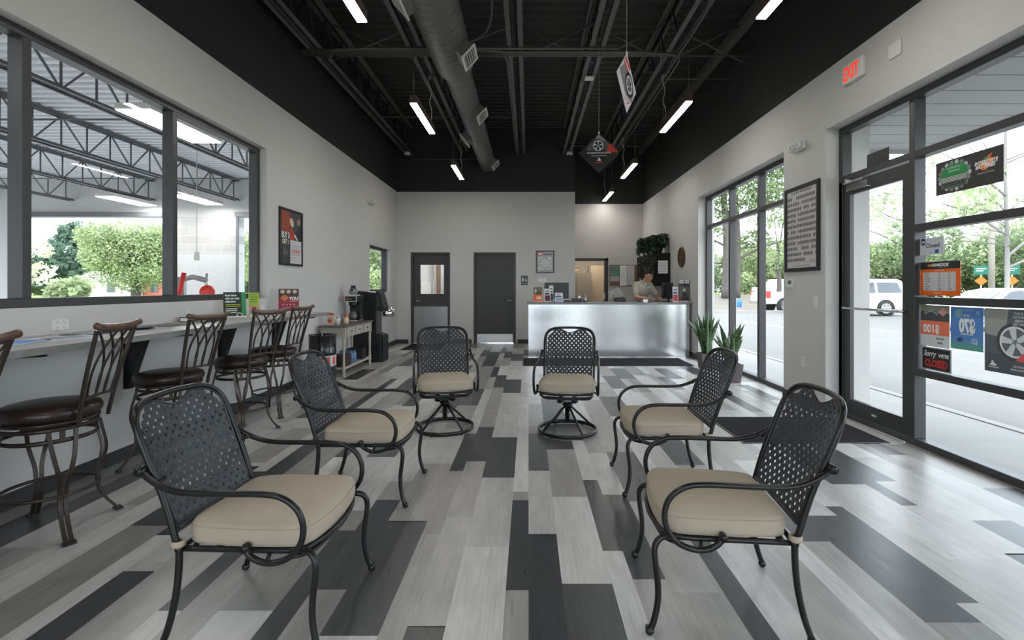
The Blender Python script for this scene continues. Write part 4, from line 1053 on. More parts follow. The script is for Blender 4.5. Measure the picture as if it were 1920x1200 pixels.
booklet(rot_rect(-2.83, 2.98, .21, .28, -15), 1.0405, col(205, 208, 212), 'white magazine lying beside the blue one on the bar', extra=col(120, 130, 150), group='magazines on the bar')
booklet(rot_rect(-2.95, 3.28, .21, .28, 5), 1.0405, col(60, 60, 64), 'dark magazine lying on the bar behind the stool top rail', extra=col(140, 140, 144), group='magazines on the bar')
booklet(rot_rect(-2.97, 4.0, .22, .30, 3), 1.0405, black_pl, 'thin black folder flat on the bar next to the binder', 'folder', 'folder')
mb = MB(); mb.lathe([(.09, 1.0405), (.13, 1.052), (.135, 1.056), (.09, 1.046), (0, 1.045)], black_pl, 24, Matrix.Translation((-2.95, 3.62, 0))); tag(mb.build('shallow_dish'), 'shallow black dish on the bar between the magazines and the binder', 'dish')
mb = MB(); mb.box((-.12, -.15, 0), (.12, .15, .045), black_pl); mb.box((-.112, -.152, .006), (.118, .14, .038), paper); tag(mb.build('ring_binder', loc=(-3.0, 4.47, 1.0405), bevel=.003), 'thick black ring binder on the bar, behind the second stool', 'binder')
def upright(name, label, cat, x, y, z, rot, w, h, lean, fn, m, group=None, foot=.08):
    r = thing(name, label, cat, (x, y, z), rot, group)
    M = Matrix.Rotation(-lean, 4, 'X')
    mb = MB(); mb.box((-w / 2, 0, .002), (w / 2, .006, h), m, M); fn(mb, w, h, -.0008, M); mb.build('print', r)
    mb = MB(); mb.box((-w / 2, -.03, 0), (w / 2, foot, .004), white_p); mb.box((-w / 2, -.03, 0), (w / 2, -.027, .02), white_p); mb.build('holder', r)
    return r
def f_green(mb, w, h, y, M):
    mb.rect(-w / 2, 0, w / 2, h, y, col(18, 44, 30), M)
    mb.text('Save time', -w * .42, h * .84, h * .075, y - .0005, white_ink, 'l', sx=.9, M=M, bold=.03); mb.text('with our wide', -w * .42, h * .72, h * .075, y - .0005, white_ink, 'l', sx=.75, M=M, bold=.03); mb.text('selection', -w * .42, h * .60, h * .075, y - .0005, white_ink, 'l', sx=.9, M=M, bold=.03)
    for k in range(2): mb.rect(-w * .4, h * (.5 - .06 * k), w * .25, h * (.52 - .06 * k), y - .0005, col(190, 200, 50), M)
    for k in range(3): mb.rect(-w * .4, h * (.34 - .07 * k), w * .1, h * (.36 - .07 * k), y - .0005, white_ink, M)
    mb.rect(w * .3, 0, w / 2, h, y - .0003, green_m, M); mb.ringd(w * .2, h * .1, w * .1, w * .13, y - .0006, white_ink, M=M)
def f_green2(mb, w, h, y, M):
    mb.rect(-w / 2, h * .45, w / 2, h, y, col(150, 176, 44), M); mb.rect(-w / 2, 0, w / 2, h * .45, y, col(170, 150, 130), M); mb.rect(-w * .2, h * .06, w * .2, h * .4, y - .0004, col(140, 50, 44), M)
    for k in range(4): mb.rect(-w * .35, h * (.9 - .1 * k), w * .3, h * (.93 - .1 * k), y - .0005, col(40, 110, 50), M)
def f_red(mb, w, h, y, M):
    mb.rect(-w / 2, 0, w / 2, h * .62, y, col(142, 34, 52), M); mb.rect(-w / 2, h * .62, w / 2, h, y, col(64, 50, 42), M)
    for k in range(3): mb.disc(-w * .3 + k * w * .3, h * .88, w * .11, y - .0004, col(190, 172, 150), 12, M=M)
    mb.poly([(-w * .42, h * .62), (-w * .2, h * .76), (w * .02, h * .62), (-w * .2, h * .48)], y - .0006, col(196, 110, 66), M)
    mb.text('YOU', w * .24, h * .54, h * .12, y - .0007, white_ink, sx=.9, M=M, bold=.04); mb.text('CAN HAVE', w * .24, h * .46, h * .045, y - .0007, white_ink, sx=.8, M=M)
    for k in range(4): mb.disc(-w * .27 + k * w * .18, h * .34, w * .04, y - .0005, col(210, 150, 160), 8, M=M)
    mb.rect(-w * .35, h * .2, w * .35, h * .24, y - .0005, col(200, 90, 110), M)
upright('leaflet_stand', 'green and black leaflet stand on the bar, wider of the green pair', 'leaflet stand', -2.99, 4.93, 1.041, R(38), .20, .27, R(14), f_green, white_p)
upright('leaflet_stand', 'narrow lime leaflet stand with a small photo, right of the black and green one', 'leaflet stand', -2.93, 5.17, 1.041, R(38), .10, .26, R(12), f_green2, white_p)
upright('leaflet_stand', 'red leaflet stand reading YOU at the far end of the bar', 'leaflet stand', -2.94, 5.93, 1.041, R(28), .225, .30, R(12), f_red, white_p)

# ---- coffee corner
tb = thing('console_table', 'cream wooden console table with three drawers against the left wall', 'table', (-2.92, 7.2, 0), 0)
mb = MB(); mb.box((-.205, -.02, .755), (.205, 1.27, .78), dark_top); mb.build('tabletop', tb, bevel=.004)
mb = MB(); mb.box((-.172, .018, .60), (.174, 1.232, .753), cream_wood); mb.build('apron', tb)
for k in range(3):
    y = .10 + .36 * k; mb = MB(); mb.box((.178, y, .625), (.186, y + .32, .735), cream_wood); d = mb.build('drawer', tb, bevel=.003)
    mb = MB(); mb.ball((.196, y + .16, .68), .012, black_pl, 10); mb.build('knob', d)
for x in (-.155, .155):
    for y in (.035, 1.215):
        mb = MB(); mb.box((-.025, -.025, .58), (.025, .025, .755), cream_wood, Matrix.Translation((x, y, 0)))
        mb.lathe([(.014, 0), (.022, .03), (.022, .06), (.016, .08), (.026, .10), (.026, .17), (.018, .19), (.022, .21), (.016, .26), (.019, .36), (.024, .48), (.017, .51), (.026, .53), (.020, .55), (.025, .58)], cream_wood, 14, Matrix.Translation((x, y, 0))); mb.build('leg', tb)
mb = MB(); mb.box((-.17, .02, .12), (.17, 1.23, .15), cream_wood); mb.build('lower_shelf', tb, bevel=.003)
cm = thing('coffee_maker', 'black and chrome coffee maker on the console table with a glass pot on top', 'coffee maker', (-2.96, 8.06, .78))
mb = MB(); mb.box((-.105, -.01, 0), (.105, .32, .03), chrome); mb.box((-.095, .20, .03), (.095, .32, .36), black_pl); mb.box((-.10, -.01, .33), (.10, .32, .435), black_pl); mb.build('body', cm, bevel=.006)
mb = MB(); mb.box((-.102, -.016, .33), (.102, -.01, .435), chrome); mb.box((-.09, -.019, .342), (.09, -.016, .423), black_pl); mb.box((-.07, -.022, .37), (-.035, -.019, .4), red_m); mb.disc(0, .38, .006, -.0195, white_ink, 8); mb.build('control_panel', cm)
mb = MB(); mb.lathe([(.07, .33), (.06, .26), (.03, .24)], black_pl, 20, Matrix.Translation((0, .09, 0))); mb.build('filter_basket', cm)
smoke = mat('smoked_glass', (.05, .05, .05), .05, var=.1, spec=.9)
mb = MB(); mb.lathe([(.055, .032), (.078, .07), (.07, .12), (.045, .155), (.05, .17)], smoke, 24, Matrix.Translation((0, .09, 0))); mb.build('warming_pot', cm)
mb = MB(); mb.box((-.085, .02, .435), (.085, .20, .45), white_p); mb.build('top_warmer', cm, bevel=.004)
pt_ = thing('coffee_pot', 'clear glass coffee pot with black handle on top of the coffee maker', 'coffee pot', (-2.96, 8.17, 1.2305))
potglass = mat('pot_glass', (.35, .36, .35), .08, var=.05, spec=.8, trans=.75)
mb = MB(); mb.lathe([(.05, 0), (.075, .03), (.078, .055), (.06, .09), (.035, .115)], potglass, 24); mb.build('glass_body', pt_)
mb = MB(); mb.lathe([(.036, .113), (.042, .12), (.042, .15), (.02, .155)], black_pl, 18); mb.tube(crom([(0, -.03, .145), (0, -.075, .14), (0, -.085, .10), (0, -.075, .06)], 4), .009, black_pl, 8); mb.build('handle_and_lid', pt_)
# canisters
t = thing('sugar_carton', 'white and orange sugar carton on the near end of the console table', 'carton', (-3.01, 7.36, .7805))
mb = MB(); mb.box((-.045, -.035, 0), (.045, .035, .15), col(206, 190, 172)); mb.rect(-.03, .03, .03, .09, -.0355, col(200, 90, 60)); mb.rect(-.03, .10, .03, .112, -.0355, col(170, 120, 90)); mb.build('carton_body', t, bevel=.002)
mb = MB(); mb.prism([(-.02, .15), (.045, .15), (.045, .165), (.02, .185), (-.01, .185)], -.03, .03, col(196, 70, 58)); mb.build('cap', t)
t = thing('stirrer_cup', 'white cup of red and white stirrers between the carton and the canister', 'cup', (-2.90, 7.37, .7805))
mb = MB(); mb.lathe([(.026, 0), (.038, .10), (.035, .10), (.024, .01)], white_p, 20); mb.build('cup_body', t)
for k in range(7):
    a = k * .9; mb = MB(); mb.tube([(.01 * math.cos(a), .01 * math.sin(a), .02), (.033 * math.cos(a), .033 * math.sin(a), .13)], .003, red_m if k % 2 else white_p, 5); mb.build('stirrer', t)
t = thing('creamer_canister', 'tall brown and cream creamer canister on the console table, nearest the aisle', 'canister', (-2.79, 7.40, .7805))
mb = MB(); mb.lathe([(.032, 0), (.034, .004), (.034, .135), (.03, .14)], col(168, 112, 72), 20); mb.lathe([(.0345, .03), (.0345, .11)], col(205, 190, 165), 20, cap=False); mb.build('canister_body', t)
mb = MB(); mb.lathe([(.033, .14), (.033, .155), (.01, .16), (.01, .172)], col(190, 70, 50), 16); mb.build('lid', t)
# on the lower shelf
mb = MB(); mb.box((-.14, -.13, 0), (.14, .13, .17), col(50, 34, 30)); mb.box((-.13, -.12, .12), (.13, .12, .172), col(30, 22, 20)); tag(mb.build('storage_box', loc=(-2.91, 7.42, .1505), bevel=.004), 'dark brown box on the lower shelf of the console table', 'box')
t = thing('bottle_case', 'shrink-wrapped case of blue water bottles on the lower shelf', 'bottle case', (-2.91, 7.82, .1505))
bm_ = mat('blue_bottle', (.06, .12, .25), .15, var=.5, scale=30)
for i in range(3):
    for j in range(4):
        mb = MB(); mb.lathe([(.028, 0), (.030, .01), (.030, .12), (.012, .16), (.013, .18)], bm_, 10, Matrix.Translation((-.09 + i * .075, -.11 + j * .075, 0))); mb.build('bottle', t)
mb = MB(); mb.box((-.13, -.10, 0), (.13, .10, .18), col(30, 28, 30)); tag(mb.build('storage_box', loc=(-2.91, 8.19, .1505), bevel=.004), 'black box at the far end of the lower shelf, beside the bottles', 'box')
# water cooler
wc = thing('water_cooler', 'tall black water cooler between the console table and the fountain', 'water cooler', (-2.84, 8.72, 0))
mb = MB(); mb.prism([(-.30, 0), (.18, 0), (.18, .50), (.10, .52), (.10, .98), (.12, 1.0), (.12, 1.26), (-.30, 1.29)], 0, .32, black_pl); mb.build('cabinet', wc, bevel=.012)
mb = MB(); mb.prism([(.08, 1.285), (.15, 1.27), (.23, .98), (.22, .93), (.17, .91), (.11, .95), (.08, 1.05)], .01, .31, col(26, 26, 28)); h_ = mb.build('control_head', wc, bevel=.01)
mb = MB(); mb.ball((.205, .08, 1.10), .014, steel, 8); mb.ball((.225, .08, 1.02), .014, steel, 8); mb.build('button', h_)
mb = MB(); mb.prism([(.18, 0), (.225, .02), (.225, .48), (.18, .50)], .01, .31, col(20, 20, 22)); mb.build('front_panel', wc, bevel=.01)
# drinking fountain
fo = thing('drinking_fountain', 'stainless steel wall drinking fountain beside the small window', 'drinking fountain', (XL, 9.62, 0))
mb = MB(); Mx = Matrix.Translation((.30, .12, .765))
mb.lathe([(.0, 0), (.14, .0), (.18, .03), (.185, .14), (.17, .14), (.14, .08), (0, .06)], chrome, 28, Mx, cap=False); mb.build('bowl', fo)
mb = MB(); mb.box((.001, -.05, .72), (.15, .29, .90), steel); mb.build('housing', fo, bevel=.01)
mb = MB(); mb.tube(crom([(.42, .06, .86), (.42, .06, .96), (.41, .07, .99), (.38, .08, .97)], 3), .012, chrome, 8); mb.build('spout', fo)
# bin
bn = thing('black_drum', 'black open drum with a red and white label band beside the counter end', 'drum', (-2.82, 6.62, 0))
mb = MB(); mb.lathe([(.165, 0), (.175, .02), (.175, .26), (.18, .27), (.175, .28), (.175, .46), (.18, .47), (.175, .48), (.175, .69), (.183, .70), (.175, .71), (.165, .70), (.165, .40), (0, .40)], mat('black_gloss', (.012, .012, .013), .15), 36, cap=False); mb.lathe([(.172, .001), (0, .001)], black_pl, 20, cap=False); mb.build('drum_body', bn)
mb = MB(); mb.lathe([(.1765, .29), (.1765, .43)], col(188, 186, 184), 36, cap=False); mb.build('label_band', bn)
mb = MB()
for k in range(5):
    a0 = R(-80 + k * 30)
    vs = []; 
    for i in range(5):
        a = a0 + R(14) * i / 4; vs += [(.1772 * math.cos(a), .1772 * math.sin(a), .31), (.1772 * math.cos(a), .1772 * math.sin(a), .41)]
    mb.add(vs, [(2 * i, 2 * i + 2, 2 * i + 3, 2 * i + 1) for i in range(4)], red_m)
mb.build('label_mark', bn)
# mats
def fmat(x0, x1, y0, y1, label, ribs=True):
    r = thing('floor_mat', label, 'mat', ((x0 + x1) / 2, (y0 + y1) / 2, 0)); w, d = (x1 - x0) / 2, (y1 - y0) / 2
    mb = MB(); mb.box((-w, -d, .0005), (w, d, .006), black_f); mb.build('rubber_edge', r, bevel=.002)
    mb = MB(); mb.box((-w + .025, -d + .025, .006), (w - .025, d - .025, .010), mat_m); mb.build('carpet', r)
fmat(1.86, 3.14, 4.19, 5.03, 'dark carpet entry mat inside the glass door')
fmat(-.10, 2.86, 8.32, 9.22, 'long dark runner mat in front of the shiny counter')
fmat(-2.78, -1.95, 10.42, 11.55, 'small black mat before the back door with the window')
# planters
def snake(x, y, s, n, hmax, label, seed):
    r = thing('snake_plant', label, 'potted plant', (x, y, 0), 0, 'snake plants by the window')
    pot = mat('mauve_pot', (.12, .10, .105), .5, var=.06)
    mb = MB(); a = .105 * s; b = .135 * s; h = .265 * s
    vs = [(-a, -a, 0), (a, -a, 0), (a, a, 0), (-a, a, 0), (-b, -b, h), (b, -b, h), (b, b, h), (-b, b, h), (-b + .012, -b + .012, h), (b - .012, -b + .012, h), (b - .012, b - .012, h), (-b + .012, b - .012, h), (-b + .02, -b + .02, h - .04), (b - .02, -b + .02, h - .04), (b - .02, b - .02, h - .04), (-b + .02, b - .02, h - .04)]
    fs = [(3, 2, 1, 0)]
    for k in range(3):
        for i in range(4): fs.append((k * 4 + i, k * 4 + (i + 1) % 4, k * 4 + 4 + (i + 1) % 4, k * 4 + 4 + i))
    mb.add(vs, fs, pot); mb.build('pot', r)
    mb = MB(); mb.add([(-b + .02, -b + .02, h - .035), (b - .02, -b + .02, h - .035), (b - .02, b - .02, h - .035), (-b + .02, b - .02, h - .035)], [(0, 1, 2, 3)], soil); mb.build('soil', r)
    rg = random.Random(seed); g = leafsnake
    for i in range(n):
        an = rg.random() * 2 * PI; rd = .07 * s * rg.random(); ht = hmax * (.55 + .45 * rg.random()); out = .05 + .24 * rg.random() * (1 if ht < hmax * .8 else .5)
        bx, by = rd * math.cos(an), rd * math.sin(an); tw = rg.random() * PI; wd = .019 + .009 * rg.random()
        vs = []; fs = []; K = 9
        for k in range(K + 1):
            t = k / K; cx = bx + math.cos(an) * out * t * t; cy = by + math.sin(an) * out * t * t; z = h - .035 + ht * t
            w = wd * (.55 + .9 * math.sin(min(1, t * 1.15) * PI * .62)) * (1 - t ** 6) + .001; aa = tw + .5 * t
            ux, uy = math.cos(aa), math.sin(aa)
            vs += [(cx - ux * w, cy - uy * w, z), (cx - uy * w * .22, cy + ux * w * .22, z), (cx + ux * w, cy + uy * w, z), (cx + uy * w * .12 * 0 - uy * w * .12, cy + ux * w * .12, z - .002)]
        for k in range(K):
            for q in range(4): q2 = (q + 1) % 4; fs.append((k * 4 + q, k * 4 + q2, k * 4 + 4 + q2, k * 4 + 4 + q))
        mb = MB(); mb.add(vs, fs, g, True); mb.build('leaf', r)
def snakemat():
    m = mat('snake_leaf', (.05, .11, .035), .42, var=.2); n = m.node_tree.nodes; l = m.node_tree.links
    tcn = n.new('ShaderNodeTexCoord'); wv = n.new('ShaderNodeTexWave'); wv.wave_type = 'BANDS'; wv.bands_direction = 'Z'; wv.inputs['Scale'].default_value = 9; wv.inputs['Distortion'].default_value = 9; wv.inputs['Detail'].default_value = 3
    l.new(tcn.outputs['Object'], wv.inputs['Vector']); mx = n.new('ShaderNodeMix'); mx.data_type = 'RGBA'; mx.inputs[6].default_value = (.035, .085, .03, 1); mx.inputs[7].default_value = (.16, .24, .11, 1)
    l.new(wv.outputs['Fac'], mx.inputs[0]); l.new(mx.outputs[2], n['Principled BSDF'].inputs['Base Color']); return m
leafsnake = snakemat()
snake(2.89, 6.93, 1.0, 34, .64, 'snake plant in a square mauve pot, the nearer of two by the window', 4)
snake(2.96, 8.02, 1.0, 34, .78, 'taller snake plant further back, close to the end of the counter', 9)
# ================================================================ RECEPTION
rc = thing('reception_counter', 'long reception counter clad in shiny diamond plate with a grey top', 'counter', (0, 9.37, 0))
CW = 3.12
mb = MB(); mb.box((0.0, 0, .0), (CW, .62, 1.02), col(120, 120, 118)); mb.build('counter_body', rc)
dplate = mat('diamond_plate_metal', (.74, .76, .78), .16, 1.0, var=.03)
mb = MB(); mb.box((-.002, -.006, .0), (CW, 0, 1.02), dplate)
vs = []; fs = []; p = .027
nx, nz = int(CW / p), int(1.0 / p)
for i in range(nx):
    for j in range(nz):
        cx, cz = (i + .5) * p, (j + .5) * p + .006
        s = 1 if (i + j) % 2 else -1
        L_, w_ = .0125, .0042; d = .7071
        ux, uz = d, d * s; vx, vz = -uz, ux
        o = len(vs)
        vs += [(cx - ux * L_, -.006, cz - uz * L_), (cx + vx * w_, -.006, cz + vz * w_), (cx + ux * L_, -.006, cz + uz * L_), (cx - vx * w_, -.006, cz - vz * w_), (cx - ux * .006, -.0098, cz - uz * .006), (cx + ux * .006, -.0098, cz + uz * .006)]
        fs += [(o, o + 1, o + 4), (o + 1, o + 5, o + 4), (o + 1, o + 2, o + 5), (o + 2, o + 3, o + 5), (o + 3, o + 4, o + 5), (o + 3, o, o + 4)]
mb.add(vs, fs, dplate, True); mb.build('diamond_plate', rc)
mb = MB(); mb.box((-.03, -.05, 1.02), (XR - .002, .68, 1.06), counter_e); mb.build('worktop', rc, bevel=.004)
mb = MB(); mb.box((-.004, -.012, 0), (CW, -.006, .02), chrome); mb.build('base_strip', rc)
ZT = 1.0605
# monitors
def monitor(x, y, rot, label, w=.52, h=.33):
    r = thing('computer_monitor', label, 'monitor', (x, y, ZT), rot)
    mb = MB(); mb.box((-w / 2, -.02, .06), (w / 2, .02, .06 + h), black_pl); mb.box((-w * .25, -.045, .12), (w * .25, -.02, .06 + h * .8), black_pl); mb.build('screen_housing', r, bevel=.006)
    mb = MB(); mb.rect(-w / 2 + .015, -.08 + .155, w / 2 - .015, .045 + h, 0, emis('screen_light', (.35, .45, .6), .35), Matrix.Translation((0, .0205, 0)) @ Matrix.Rotation(PI, 4, 'Z')); mb.build('display', r)
    mb = MB(); mb.box((-.03, -.035, 0), (.03, -.015, .2), black_pl); mb.lathe([(.11, 0), (.11, .008), (.03, .014)], black_pl, 24); mb.build('stand', r)
monitor(.575, 9.90, R(4), 'black computer monitor seen from behind at the left of the counter', .50, .33)
monitor(2.86, 9.95, R(48), 'black computer monitor turned away at the right of the counter', .46, .33)
# left leaflets
def f_orange(mb, w, h, y, M):
    mb.rect(-w / 2, 0, w / 2, h * .5, y, col(214, 92, 44), M); mb.rect(-w / 2, h * .5, w / 2, h, y, col(96, 96, 72), M); mb.ringd(w * .05, h * .5, w * .2, w * .32, y - .0004, ink, a0=0, a1=PI, M=M)
    mb.text('100', w * .12, h * .2, h * .17, y - .0006, white_ink, sx=.9, M=M, bold=.03); mb.poly([(-w * .4, h * .75), (-w * .25, h * .92), (-w * .1, h * .75), (-w * .25, h * .58)], y - .0004, col(200, 180, 180), M)
def f_card(c1, c2):
    def f(mb, w, h, y, M):
        mb.rect(-w / 2, 0, w / 2, h, y, col(205, 208, 212), M); mb.rect(-w * .42, h * .08, w * .42, h * .5, y - .0004, c1, M); mb.rect(-w * .42, h * .55, w * .3, h * .68, y - .0004, c2, M); mb.rect(-w * .3, h * .78, w * .2, h * .84, y - .0004, ink, M)
    return f
GL = 'leaflet holders on the counter'
upright('leaflet_stand', 'orange and black leaflet stand at the left end of the counter', 'leaflet stand', .185, 9.55, ZT, R(0), .17, .30, R(10), f_orange, white_p, GL)
upright('leaflet_stand', 'white and dark red leaflet stand next to the orange one', 'leaflet stand', .375, 9.58, ZT, R(0), .12, .27, R(8), f_card(col(96, 26, 36), col(60, 60, 60)), white_p, GL)
upright('leaflet_stand', 'narrow grey green leaflet stand touching the left monitor', 'leaflet stand', .455, 9.72, ZT, R(0), .09, .33, R(6), f_card(col(70, 90, 84), col(120, 130, 130)), white_p, GL)
upright('leaflet_stand', 'small white and blue leaflet holder before the left monitor', 'leaflet stand', .60, 9.52, ZT, R(0), .16, .19, R(14), f_card(col(150, 160, 190), col(40, 50, 90)), white_p, GL)
upright('leaflet_stand', 'narrow white leaflet stand with a red picture, right of the right monitor', 'leaflet stand', 2.865, 9.42, ZT, R(0), .105, .305, R(6), f_card(col(176, 60, 66), col(90, 96, 104)), white_p, GL)
def f_road(mb, w, h, y, M):
    mb.rect(-w / 2, 0, w / 2, h, y, col(60, 60, 60), M); mb.rect(-w * .46, h * .08, w * .46, h * .72, y - .0003, col(96, 94, 88), M); mb.poly([(-w * .46, h * .08), (w * .46, h * .08), (w * .08, h * .48), (-w * .08, h * .48)], y - .0005, col(50, 50, 50), M)
    mb.disc(0, h * .56, w * .16, y - .0006, col(200, 196, 170), 14, M=M); mb.rect(-w * .4, h * .03, w * .4, h * .07, y - .0005, white_ink, M); mb.rect(-w * .5, h * .02, -w * .2, h * .1, y - .0006, red_m, M)
    for s in (-1, 1): mb.rect(s * w * .25 - w * .2, h * .86, s * w * .25 + w * .2, h, y - .0006, white_ink, M); mb.rect(s * w * .25 - w * .12, h * .91, s * w * .25 + w * .12, h * .94, y - .0008, ink, M)
upright('display_stand', 'larger black display with a road picture at the right end of the counter', 'display stand', 3.045, 9.44, ZT, R(-4), .205, .43, R(4), f_road, black_pl, GL)
mb = MB(); mb.box((-.10, -.07, 0), (.10, .07, .075), col(50, 54, 54)); mb.box((-.09, -.06, .07), (.09, .06, .076), black_f); tag(mb.build('letter_tray', loc=(.95, 9.56, ZT), bevel=.004), 'low dark grey tray on the counter beside the pen cup', 'tray')
mb = MB(); mb.box((-.06, -.05, 0), (.06, .05, .05), black_pl); mb.box((-.055, -.052, .05), (.045, .04, .058), white_p); tag(mb.build('card_terminal', loc=(.76, 9.54, ZT), bevel=.004), 'small card terminal on the counter in front of the left monitor', 'card terminal')
t = thing('pen_cup', 'cup packed with pens on the counter left of the man', 'pen cup', (1.12, 9.57, ZT))
mb = MB(); mb.lathe([(.035, 0), (.04, .09), (.036, .09), (.03, .01)], steel, 18); mb.build('cup_body', t)
rg = random.Random(8)
for k in range(9):
    a = rg.random() * 6.28; mb = MB(); mb.tube([(.015 * math.cos(a), .015 * math.sin(a), .01), (.045 * math.cos(a), .045 * math.sin(a), .13 + .03 * rg.random())], .0045, rg.choice([black_pl, white_p, steel, blue_m]), 6); mb.build('pen', t)
mb = MB(); mb.box((-.025, -.003, .0), (.025, .003, .05), paper); tag(mb.build('price_card', loc=(1.00, 9.52, ZT + .0765)), 'tiny white card standing on the low tray', 'card')
t = thing('desk_card', 'white desk card in front of the man', 'card', (2.29, 9.46, ZT)); mb = MB(); mb.prism([(-.045, 0), (.045, 0), (.045, .06), (-.045, .06)], 0, .003, paper, Matrix.Rotation(R(-12), 4, 'X')); mb.build('card_face', t)
mb = MB(); mb.box((-.22, -.07, 0), (.22, .07, .018), black_pl)
for i in range(13):
    for j in range(4): mb.box((-.21 + i * .032, -.06 + j * .031, .018), (-.184 + i * .032, -.036 + j * .031, .024), col(30, 30, 32))
tag(mb.build('keyboard', loc=(2.42, 9.78, ZT), rot=R(10)), 'black keyboard on the counter under the man\'s hands', 'keyboard')
mb = MB(); mb.box((-.10, -.14, 0), (.10, .14, .07), black_pl); mb.box((-.08, -.10, .07), (.08, .10, .09), col(40, 40, 42)); tag(mb.build('desk_phone', loc=(1.86, 9.86, ZT), bevel=.006), 'low black desk phone on the counter left of the man', 'phone')
# bulletin board & papers
bd = thing('bulletin_board', 'cork bulletin board with green and white sheets behind the man', 'bulletin board', (2.235, ZF, 1.39))
mb = MB(); mb.box((0, -.02, 0), (.80, 0, .585), col(126, 84, 66)); mb.build('cork_panel', bd)
def sheet(x, z, w, h, m, name='pinned_sheet', lines=0, a=0, par=bd, label=None):
    M = Matrix.Translation((x, -.022, z)) @ Matrix.Rotation(R(a), 4, 'Y')
    mb = MB(); mb.box((0, -.002, 0), (w, 0, h), m, M)
    for k in range(lines): mb.rect(w * .1, h * (.85 - k * .1), w * (.9 - .15 * (k % 3)), h * (.85 - k * .1) + .006, -.0026, col(150, 152, 150), M)
    return mb.build(name, par)
sheet(.02, .42, .25, .14, col(84, 128, 108), lines=2); sheet(.02, .28, .25, .13, col(96, 134, 118)); sheet(.02, .13, .25, .14, col(168, 164, 156), lines=3); sheet(.285, .01, .19, .56, paper, lines=8); sheet(.485, .02, .20, .55, col(190, 188, 182), lines=8); sheet(.02, .01, .25, .11, col(110, 84, 60))
for (x, z, a, lab) in ((2.19, 1.13, 28, 'white sheet hanging askew below the bulletin board, left one'), (2.46, 1.20, -36, 'white sheet hanging askew below the bulletin board, next to the man')):
    mb = MB(); M = Matrix.Rotation(R(a), 4, 'Y'); mb.box((-.11, -.003, -.14), (.11, 0, .14), paper, M)
    for k in range(6): mb.rect(-.08, .1 - k * .035, .07 - .02 * (k % 2), .106 - k * .035, -.0036, col(140, 142, 146), M)
    tag(mb.build('taped_sheet', loc=(x, ZF - .001, z)), lab, 'paper sheet', 'sheets taped below the board')
# cabinets on the right wall
cab = thing('wall_cabinet', 'black wall cabinet with a white notice on its side, under the trailing plant', 'cabinet', (XR, 10.77, 1.385))
darkwood = mat('black_cabinet', (.010, .009, .009), .6, var=.2, spec=.2)
mb = MB(); mb.box((-.35, 0, 0), (-.002, 1.7, .735), darkwood); mb.build('cabinet_box', cab, bevel=.003)
for k in range(4):
    mb = MB(); mb.box((-.37, .01 + k * .42, .01), (-.35, .41 + k * .42, .725), darkwood); d = mb.build('door', cab, bevel=.003)
    mb = MB(); hy = .37 + k * .42 if k % 2 == 0 else .05 + k * .42; mb.tube([(-.37, hy, .08), (-.39, hy, .08), (-.39, hy, .2), (-.37, hy, .2)], .005, steel, 6); mb.build('handle', d)
mb = MB(); mb.box((-.275, -.003, .28), (-.06, 0, .565), paper)
for k in range(7): mb.rect(-.25, .52 - k * .033, -.10 + .02 * (k % 3), .526 - k * .033, -.0036, col(110, 110, 112))
tag(mb.build('notice_sheet', loc=(XR, 10.77 - .001, 1.385)), 'white typed notice taped to the side of the black cabinet', 'paper sheet')
# trailing plant
tp = thing('trailing_plant', 'dark bushy trailing plant on top of the black wall cabinet', 'potted plant', (2.92, 10.98, 2.121))
mb = MB(); mb.lathe([(.10, 0), (.14, .22), (.125, .22), (.10, .02)], col(50, 44, 40), 20); mb.build('pot', tp)
rg = random.Random(12); mb = MB()
def leafq(mb, p, s, rg, m):
    n = Vector((rg.gauss(0, 1), rg.gauss(0, 1), rg.gauss(.2, 1))).normalized(); u = n.orthogonal().normalized(); v = n.cross(u)
    a = rg.random() * 6.28; d = u * math.cos(a) + v * math.sin(a); e = n.cross(d); p = Vector(p)
    mb.add([p - d * s, p + e * s * .6 - d * s * .2, p + d * s, p - e * s * .6 - d * s * .2], [(0, 1, 2, 3)], m)
leafp = mat('pothos_leaf', (.018, .035, .014), .4, var=.6, scale=14)
for _ in range(900):
    a = rg.random() * 6.28; rr = .29 * math.sqrt(rg.random()); z = .08 + .33 * rg.random()
    leafq(mb, (rr * math.cos(a) * 1.15 - .10, rr * math.sin(a) * .8 - .05, z * (1 - rr * .4) + .28 * rr * math.cos(a)), .035 + .02 * rg.random(), rg, leafp)
for v_ in range(10):
    a = PI * (.75 + .75 * rg.random()); x0 = -.15 - .33 * rg.random(); y0 = -.24 + .1 * rg.random(); ln = .25 + .42 * rg.random()
    if v_ > 5: x0 = -.05 - .3 * rg.random(); y0 = -.26
    pts = [(x0 * .5, y0 * .6, .25), (x0, y0, .28), (x0 * 1.08, y0 * 1.05, .1), (x0 * 1.05, y0 * 1.08, .25 - ln)]
    q = crom(pts, 8); mb.tube(q, .003, leafp, 4)
    for c in q[4:]: 
        for _ in range(3): leafq(mb, c + Vector((rg.gauss(0, .02), rg.gauss(0, .015), rg.gauss(0, .02))), .032, rg, leafp)
mb.build('foliage', tp)
mb = MB(); mb.lathe([(.03, 0), (.035, .12), (.015, .16), (.012, .21), (.02, .22)], col(150, 140, 128), 14); tag(mb.build('vase', loc=(3.10, 10.86, 2.121)), 'small pale bottle vase on the cabinet, right of the plant', 'vase')
